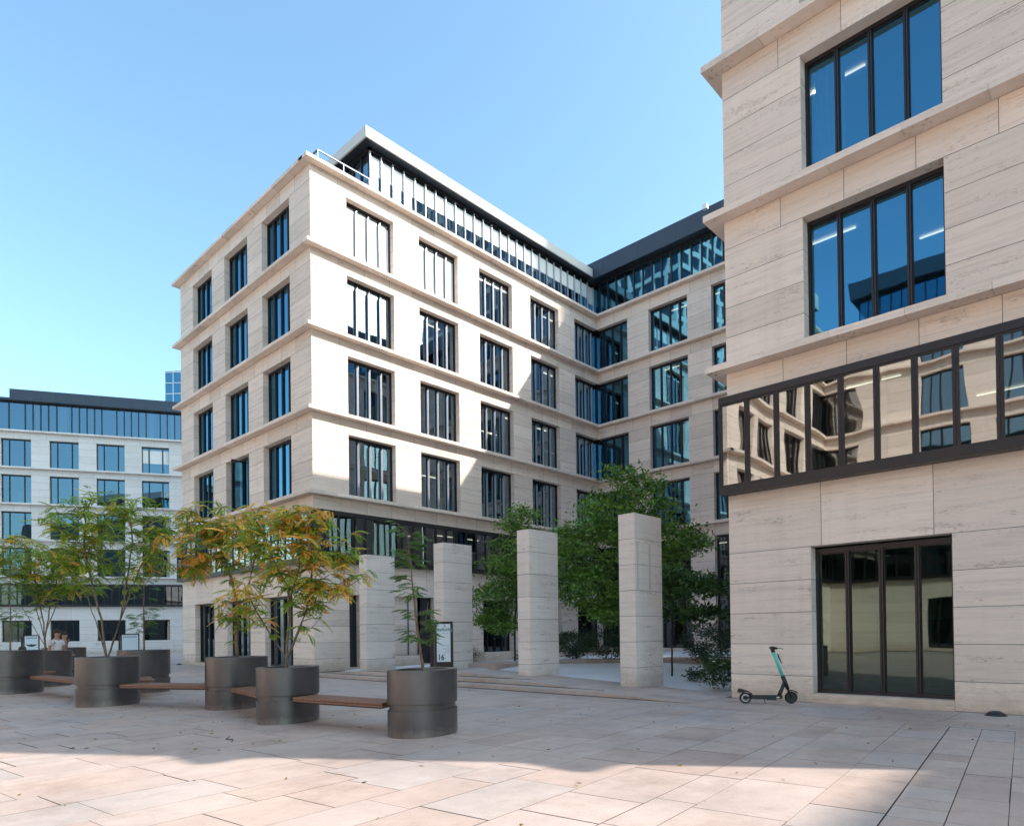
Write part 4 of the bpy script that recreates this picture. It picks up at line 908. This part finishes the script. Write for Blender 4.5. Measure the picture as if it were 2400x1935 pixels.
# ------------------------------------------------------------------ electric scooter
def scooter():
    a, c = Vector((13.56, 6.19, 0)), Vector((14.11, 5.45, 0)); d = (c-a).normalized(); rz = math.atan2(d.y, d.x)
    t = empty('electric_scooter', tuple((a+c)/2), rz); tag(t, 'mint green and black electric kick scooter parked against the stone wall', 'scooter')
    wb = (c-a).length; xr, xf = -wb/2, wb/2
    def wheel(x, r, name):
        b = MB(); n = 24
        for i in range(n):
            t0, t1 = 2*math.pi*i/n, 2*math.pi*(i+1)/n
            prof = [(r*.72, -.028), (r*.9, -.034), (r, -.016), (r, .016), (r*.9, .034), (r*.72, .028)]
            for k in range(5):
                (ra, ya), (rb, yb) = prof[k], prof[k+1]
                b.face([(ra*math.cos(t0), ya, ra*math.sin(t0)), (ra*math.cos(t1), ya, ra*math.sin(t1)), (rb*math.cos(t1), yb, rb*math.sin(t1)), (rb*math.cos(t0), yb, rb*math.sin(t0))])
        w_ = b.build('wheel', 'rubber', t, loc=(x, 0, r+.002)); h = MB()
        if name == 'rear': 
            h.tube([(0, -.03, 0), (0, .03, 0)], r*.36, 14)
            for i in range(16):
                t0, t1 = 2*math.pi*i/16, 2*math.pi*(i+1)/16
                for yy in (-.026, .026): h.face([(r*.55*math.cos(t0), yy, r*.55*math.sin(t0)), (r*.55*math.cos(t1), yy, r*.55*math.sin(t1)), (r*.72*math.cos(t1), yy, r*.72*math.sin(t1)), (r*.72*math.cos(t0), yy, r*.72*math.sin(t0))], 1)
            for i in range(5):
                q = i*1.2566; h.tube([(0, 0, 0), (r*.7*math.cos(q), 0, r*.7*math.sin(q))], .008, 5)
            h.build('hub', ['black_plastic', 'hub'], w_)
        else: h.tube([(0, -.036, 0), (0, .036, 0)], r*.70, 20); h.tube([(0, -.05, 0), (0, .05, 0)], r*.25, 12); h.build('hub', 'black_plastic', w_)
    wheel(xr, .118, 'rear'); wheel(xf, .125, 'front')
    b = MB(); b.box((xr+.10, -.075, .10), (xf-.19, .075, .175)); b.box((xr+.0, -.055, .11), (xr+.10, .055, .15)); o = b.build('deck', 'black_plastic', t)
    mod = o.modifiers.new('bevel', 'BEVEL'); mod.width = .012; mod.segments = 2
    b = MB(); b.box((xf-.31, -.077, .125), (xf-.25, -.0755, .145)); b.build('sticker', 'scuff_white', t)
    head = Vector((xf-.155, 0, .60)); top = Vector((xf-.345, 0, 1.08)); fork = Vector((xf, 0, .125))
    b = MB(); b.tube([(xf-.25, 0, .14), (xf-.19, 0, .28), (xf-.135, 0, .42)], [.042, .038, .036], 8); b.build('neck', 'black_plastic', t, smooth=True)
    b = MB(); b.tube([(xf-.06, 0, .30), (xf-.115, 0, .44), (xf-.165, 0, .575)], [.036, .046, .042], 10); b.build('head_tube', 'black_plastic', t, smooth=True)
    b = MB(); b.tube([(xf-.163, 0, .57), (xf-.345, 0, 1.08)], [.034, .036], 12); b.build('steering_column', 'mint', t, smooth=True)
    b = MB(); b.tube([(xf-.205, 0, .83), (xf-.262, 0, .96), (xf-.285, 0, 1.04)], [.008, .018, .010], 6); b.build('phone_clip', 'black_plastic', t, loc=(.03, 0, 0), smooth=True)
    b = MB()
    for yy in (-.055, .055): b.tube([(xf-.07, yy*.6, .31), (xf-.045, yy, .26), (xf, yy, .125)], [.014, .014, .012], 6)
    b.tube([(xf-.05, 0, .25), (xf-.07, 0, .32)], .02, 8); b.build('fork', 'black_plastic', t, smooth=True)
    for nm, x, r in (('front_mudguard', xf, .145), ('rear_mudguard', xr, .13)):
        b = MB(); a0, a1 = (R(40), R(115)) if nm[0] == 'f' else (R(15), R(125))
        for i in range(8):
            t0, t1 = a0+(a1-a0)*i/8, a0+(a1-a0)*(i+1)/8
            for rr in (r, r+.02): b.face([(rr*math.cos(t0), -.045, rr*math.sin(t0)), (rr*math.cos(t1), -.045, rr*math.sin(t1)), (rr*math.cos(t1), .045, rr*math.sin(t1)), (rr*math.cos(t0), .045, rr*math.sin(t0))])
            for yy in (-.045, .045): b.face([(r*math.cos(t0), yy, r*math.sin(t0)), (r*math.cos(t1), yy, r*math.sin(t1)), ((r+.02)*math.cos(t1), yy, (r+.02)*math.sin(t1)), ((r+.02)*math.cos(t0), yy, (r+.02)*math.sin(t0))])
        if nm[0] == 'r':
            pf = [(.17, .02), (.12, .10), (.06, .145), (-.02, .175), (-.11, .195), (-.135, .19), (-.155, .12), (-.12, .10), (-.06, .145), (0, .155), (.06, .125), (.10, .08), (.135, .02)]
            for yy in (-.05, .05): b.face([(u_, yy, v_) for u_, v_ in (pf if yy < 0 else pf[::-1])])
            for i_ in range(len(pf)): p_, q_ = pf[i_], pf[(i_+1) % len(pf)]; b.face([(p_[0], -.05, p_[1]), (p_[0], .05, p_[1]), (q_[0], .05, q_[1]), (q_[0], -.05, q_[1])])
        b.build(nm, 'black_plastic', t, loc=(x, 0, .12))
    b = MB(); b.tube([(xf-.34, 0, 1.07), (xf-.365, 0, 1.165)], [.042, .040], 8); b.box((xf-.40, -.045, 1.13), (xf-.27, .045, 1.175)); b.build('stem_cap', 'black_plastic', t)
    b = MB(); b.tube([(xf-.355, -.25, 1.16), (xf-.345, -.12, 1.175), (xf-.34, 0, 1.175), (xf-.345, .12, 1.175), (xf-.355, .25, 1.16)], [.019, .017, .016, .017, .019], 8); b.build('handlebar', 'rubber', t, smooth=True)
    b = MB(); b.tube([(xf-.31, -.14, 1.165), (xf-.25, -.17, 1.155), (xf-.19, -.20, 1.14)], [.010, .008, .007], 6); b.build('brake_lever', 'black_plastic', t)
    b = MB(); b.tube([(xr+.36, -.05, .105), (xr+.375, -.13, .01)], [.011, .009], 6); b.build('kickstand', 'black_plastic', t)
    b = MB(); b.box((xr+.42, -.05, .072), (xr+.62, .05, .099)); b.build('battery_cover', 'fascia', t)
scooter()
# ------------------------------------------------------------------ dome lights in the paving
for (x, y, z, lb) in ((14.25, 1.98, .0, 'black dome uplight on the paving at the foot of the near wall, right edge'), (16.9, 15.75, .30, 'black dome uplight in the garden left of the second pillar'), (14.1, 38.9, .0, 'black dome uplight at the far left corner of the corner building')):
    t = empty('dome_light', (x, y, z)); tag(t, lb, 'uplight', 'black dome uplights'); b = MB()
    for i in range(4):
        p0, p1 = R(90*i/4), R(90*(i+1)/4)
        for k in range(16):
            t0, t1 = k*math.pi/8, (k+1)*math.pi/8; r_ = .15
            b.face([(r_*math.cos(p0)*math.cos(t0), r_*math.cos(p0)*math.sin(t0), .085*math.sin(p0)), (r_*math.cos(p0)*math.cos(t1), r_*math.cos(p0)*math.sin(t1), .085*math.sin(p0)), (r_*math.cos(p1)*math.cos(t1), r_*math.cos(p1)*math.sin(t1), .085*math.sin(p1)), (r_*math.cos(p1)*math.cos(t0), r_*math.cos(p1)*math.sin(t0), .085*math.sin(p1))])
    b.build('dome', 'black_plastic', t, smooth=True); b = MB(); b.prism([(.17*math.cos(k*.3927), .17*math.sin(k*.3927)) for k in range(16)], 0, .012, bottom=False); b.build('base_ring', 'frame', t)
# roof floodlight on the rear wing
fl = empty('floodlight', (35.2, 17.75, 25.1)); tag(fl, 'small white floodlight on the dark roof edge of the rear wing', 'floodlight')
b = MB(); b.box((-.55, -.14, .05), (-.33, .14, .32)); b.build('lamp_head', 'scuff_white', fl); b = MB(); b.tube([(-.35, 0, .15), (.02, 0, .3)], .025, 6); b.build('bracket', 'frame', fl)
# small leaves and twigs blown over the plaza
lv_ = MB(); rnd.seed(99)
for i in range(260):
    k = rnd.choice(list(PL)); x_, y_ = PL[k][0]+rnd.gauss(0, 2.2), PL[k][1]+rnd.gauss(0, 2.2)
    if i % 3 == 0: x_, y_ = rnd.uniform(1, 14), rnd.uniform(1.5, 16)
    if x_ > 12.4: continue
    a = rnd.uniform(0, 6.28); s_ = rnd.uniform(.02, .05); d1, d2 = Vector((math.cos(a)*s_, math.sin(a)*s_, 0)), Vector((-math.sin(a)*s_*.35, math.cos(a)*s_*.35, .006)); c_ = Vector((x_, y_, .006))
    lv_.face([c_-d1, c_+d2, c_+d1+Vector((0, 0, .01)), c_-d2], 0, lerp3((.16, .08, .03), (.30, .22, .05), rnd.random()))
lv_.tube([(4.25, 9.75, .01), (4.32, 9.85, .02), (4.30, 10.05, .012), (4.42, 10.2, .02)], .006, 4, 0, (.08, .05, .03))
tag(lv_.build('leaf_litter', 'leaf'), kind='stuff')
# ------------------------------------------------------------------ people
def skin_mesh(name, joints, edges, matn, parent, sub=1):
    me = bpy.data.meshes.new(name); me.from_pydata([j[:3] for j in joints], edges, []); o = bpy.data.objects.new(name, me); C.objects.link(o); o.parent = parent
    m = o.modifiers.new('s', 'SKIN'); sv = me.skin_vertices
    if not sv: 
        bpy.context.view_layer.objects.active = o; me.update()
    for i, j in enumerate(joints):
        r = j[3]; me.skin_vertices[0].data[i].radius = (r, r) if not isinstance(r, tuple) else r
    me.skin_vertices[0].data[0].use_root = True
    m.use_smooth_shade = True; s = o.modifiers.new('u', 'SUBSURF'); s.levels = s.render_levels = sub; me.materials.append(M[matn]); return o
def ball(name, c, r3, matn, parent, n=12, cut=-1):
    b = MB()
    for i in range(n):
        p0, p1 = -math.pi/2+math.pi*i/n, -math.pi/2+math.pi*(i+1)/n
        if math.sin(p1) <= cut: continue
        for k in range(16):
            t0, t1 = k*math.pi/8, (k+1)*math.pi/8
            b.face([(c[0]+r3[0]*math.cos(p)*math.cos(t_), c[1]+r3[1]*math.cos(p)*math.sin(t_), c[2]+r3[2]*math.sin(p)) for p, t_ in ((p0, t0), (p0, t1), (p1, t1), (p1, t0))])
    return b.build(name, matn, parent, smooth=True)
def person(base, rz, label, shirt, pose, h=1.0, hairlen=.0):
    """local x = the way the person faces, y = their left"""
    t = empty('person', base, rz); tag(t, label, 'person')
    sit = pose == 'sit'; hz = .52 if sit else .96; dz = hz-.96
    def z(v): return v+dz
    el, wr, er, wr2 = ((.10, .24, z(1.12)), (.34, .10, z(1.34)), (-.02, -.26, z(1.12)), (.14, -.24, z(.98))) if pose == 'phone' else ((.04, .27, z(1.15)), (.22, .22, z(1.0)), (.04, -.27, z(1.15)), (.22, -.20, z(1.0)))
    J = [(0, 0, z(.96), .13), (0, 0, z(1.12), .115), (0, 0, z(1.30), .135), (.0, 0, z(1.42), .09), (.015, 0, z(1.50), .055), (.03, 0, z(1.57), .075), (.035, 0, z(1.65), .092), (.025, 0, z(1.72), .07), (.115, 0, z(1.635), .018),
         (0, .17, z(1.40), .06), el+(.04,), wr+(.028,), (0, -.17, z(1.40), .06), er+(.04,), wr2+(.028,)]
    Ed = [(0, 1), (1, 2), (2, 3), (3, 4), (4, 5), (5, 6), (6, 7), (6, 8), (3, 9), (9, 10), (10, 11), (3, 12), (12, 13), (13, 14)]
    k0 = len(J)
    for s_ in (-1, 1):
        if sit: L_ = [(.05, s_*.10, hz-.02, .09), (.42, s_*.12, hz-.02, .065), (.45, s_*.12, .1, .045), (.56, s_*.12, .04, .035)]
        else: L_ = [(0, s_*.10, .88, .095), (.02, s_*.11, .50, .062), (0, s_*.11, .10, .042), (.14, s_*.13, .04, .035)]
        i0 = len(J); J += L_; Ed += [(0, i0), (i0, i0+1), (i0+1, i0+2), (i0+2, i0+3)]
    # hands: palm, four fingers of unequal length and a thumb, slightly curled
    for wi, sg in ((11, 1), (14, -1)):
        w_ = Vector(J[wi][:3]); e_ = Vector(J[wi-1][:3]); d = (w_-e_).normalized(); u = d.cross(Vector((0, 0, 1))).normalized(); v_ = u.cross(d)
        pm = len(J); q = w_+d*.07; J.append((*q, .026)); Ed.append((wi, pm))
        for f, (of, ln) in enumerate(((-.028, .062), (-.010, .072), (.010, .068), (.028, .052))):
            a_ = q+u*of+d*.02; b_ = a_+d*ln*.5+v_*.012; c_ = b_+d*ln*.3+v_*ln*.45; k = len(J); J += [(*a_, .009), (*b_, .008), (*c_, .007)]; Ed += [(pm, k), (k, k+1), (k+1, k+2)]
        a_ = w_+d*.03+u*sg*.03; b_ = a_+d*.035+u*sg*.02+v_*.02; k = len(J); J += [(*a_, .010), (*b_, .009)]; Ed += [(wi, k), (k, k+1)]
    skin_mesh('body', J, Ed, 'skin', t)
    # clothes
    sh = [(0, 0, z(.90), .155), (0, 0, z(1.10), .150), (0, 0, z(1.30), .160), (.0, 0, z(1.42), .11), (0, .18, z(1.40), .085), (Vector((0, .18, z(1.40))).lerp(Vector(el), .6)[:]+(.066,)), (0, -.18, z(1.40), .085), (Vector((0, -.18, z(1.40))).lerp(Vector(er), .6)[:]+(.066,))]
    skin_mesh('t_shirt', sh, [(0, 1), (1, 2), (2, 3), (3, 4), (4, 5), (3, 6), (6, 7)], shirt, t)
    tr = [(0, 0, z(.94), .14)]; te = []
    for s_ in (-1, 1):
        L_ = [(.05, s_*.10, hz-.02, .105), (.42, s_*.12, hz-.02, .08), (.45, s_*.12, .16, .06)] if sit else [(0, s_*.10, .84, .11), (.02, s_*.11, .50, .08), (0, s_*.11, .14, .062)]
        i0 = len(tr); tr += L_; te += [(0, i0), (i0, i0+1), (i0+1, i0+2)]
    skin_mesh('trousers', tr, te, 'trouser', t)
    ball('hair', (.015, 0, z(1.69)), (.108, .095, .105), 'hair', t, cut=-.15)
    b = MB()
    for yy in (-.032, .032): b.box((.118, yy-.012, z(1.655)), (.128, yy+.012, z(1.668)))
    b.box((.112, -.022, z(1.585)), (.122, .022, z(1.592))); b.build('face_detail', 'ink', t)
    if pose == 'phone':
        w_ = Vector(wr)+Vector((.08, -.03, .10)); b = MB(); b.box((w_.x, w_.y-.035, w_.z-.02), (w_.x+.012, w_.y+.04, w_.z+.13)); ph = b.build('mobile_phone', 'black_plastic'); ph.parent = None
        ph.location = base; ph.rotation_euler = (0, 0, rz); tag(ph, 'dark mobile phone raised in the hand of the man in the white t-shirt', 'phone')
    if h != 1: t.scale = (h,)*3
VR = math.atan2(Rv.y, Rv.x)       # facing the picture's right
person((5.85, 27.2, 0), VR-.25, 'man in a white t-shirt facing right and holding up a phone, behind the planters', 'tee', 'phone', 1.04)
person((6.22, 27.95, 0), VR+.5, 'second person half hidden behind the man in the white t-shirt', 'shirt_dark', 'stand', 1.0)
person((4.43, 24.75, 0), VR+.2, 'seated person of whom only dark hair shows above the cut-off planter', 'shirt_dark', 'sit', .98)
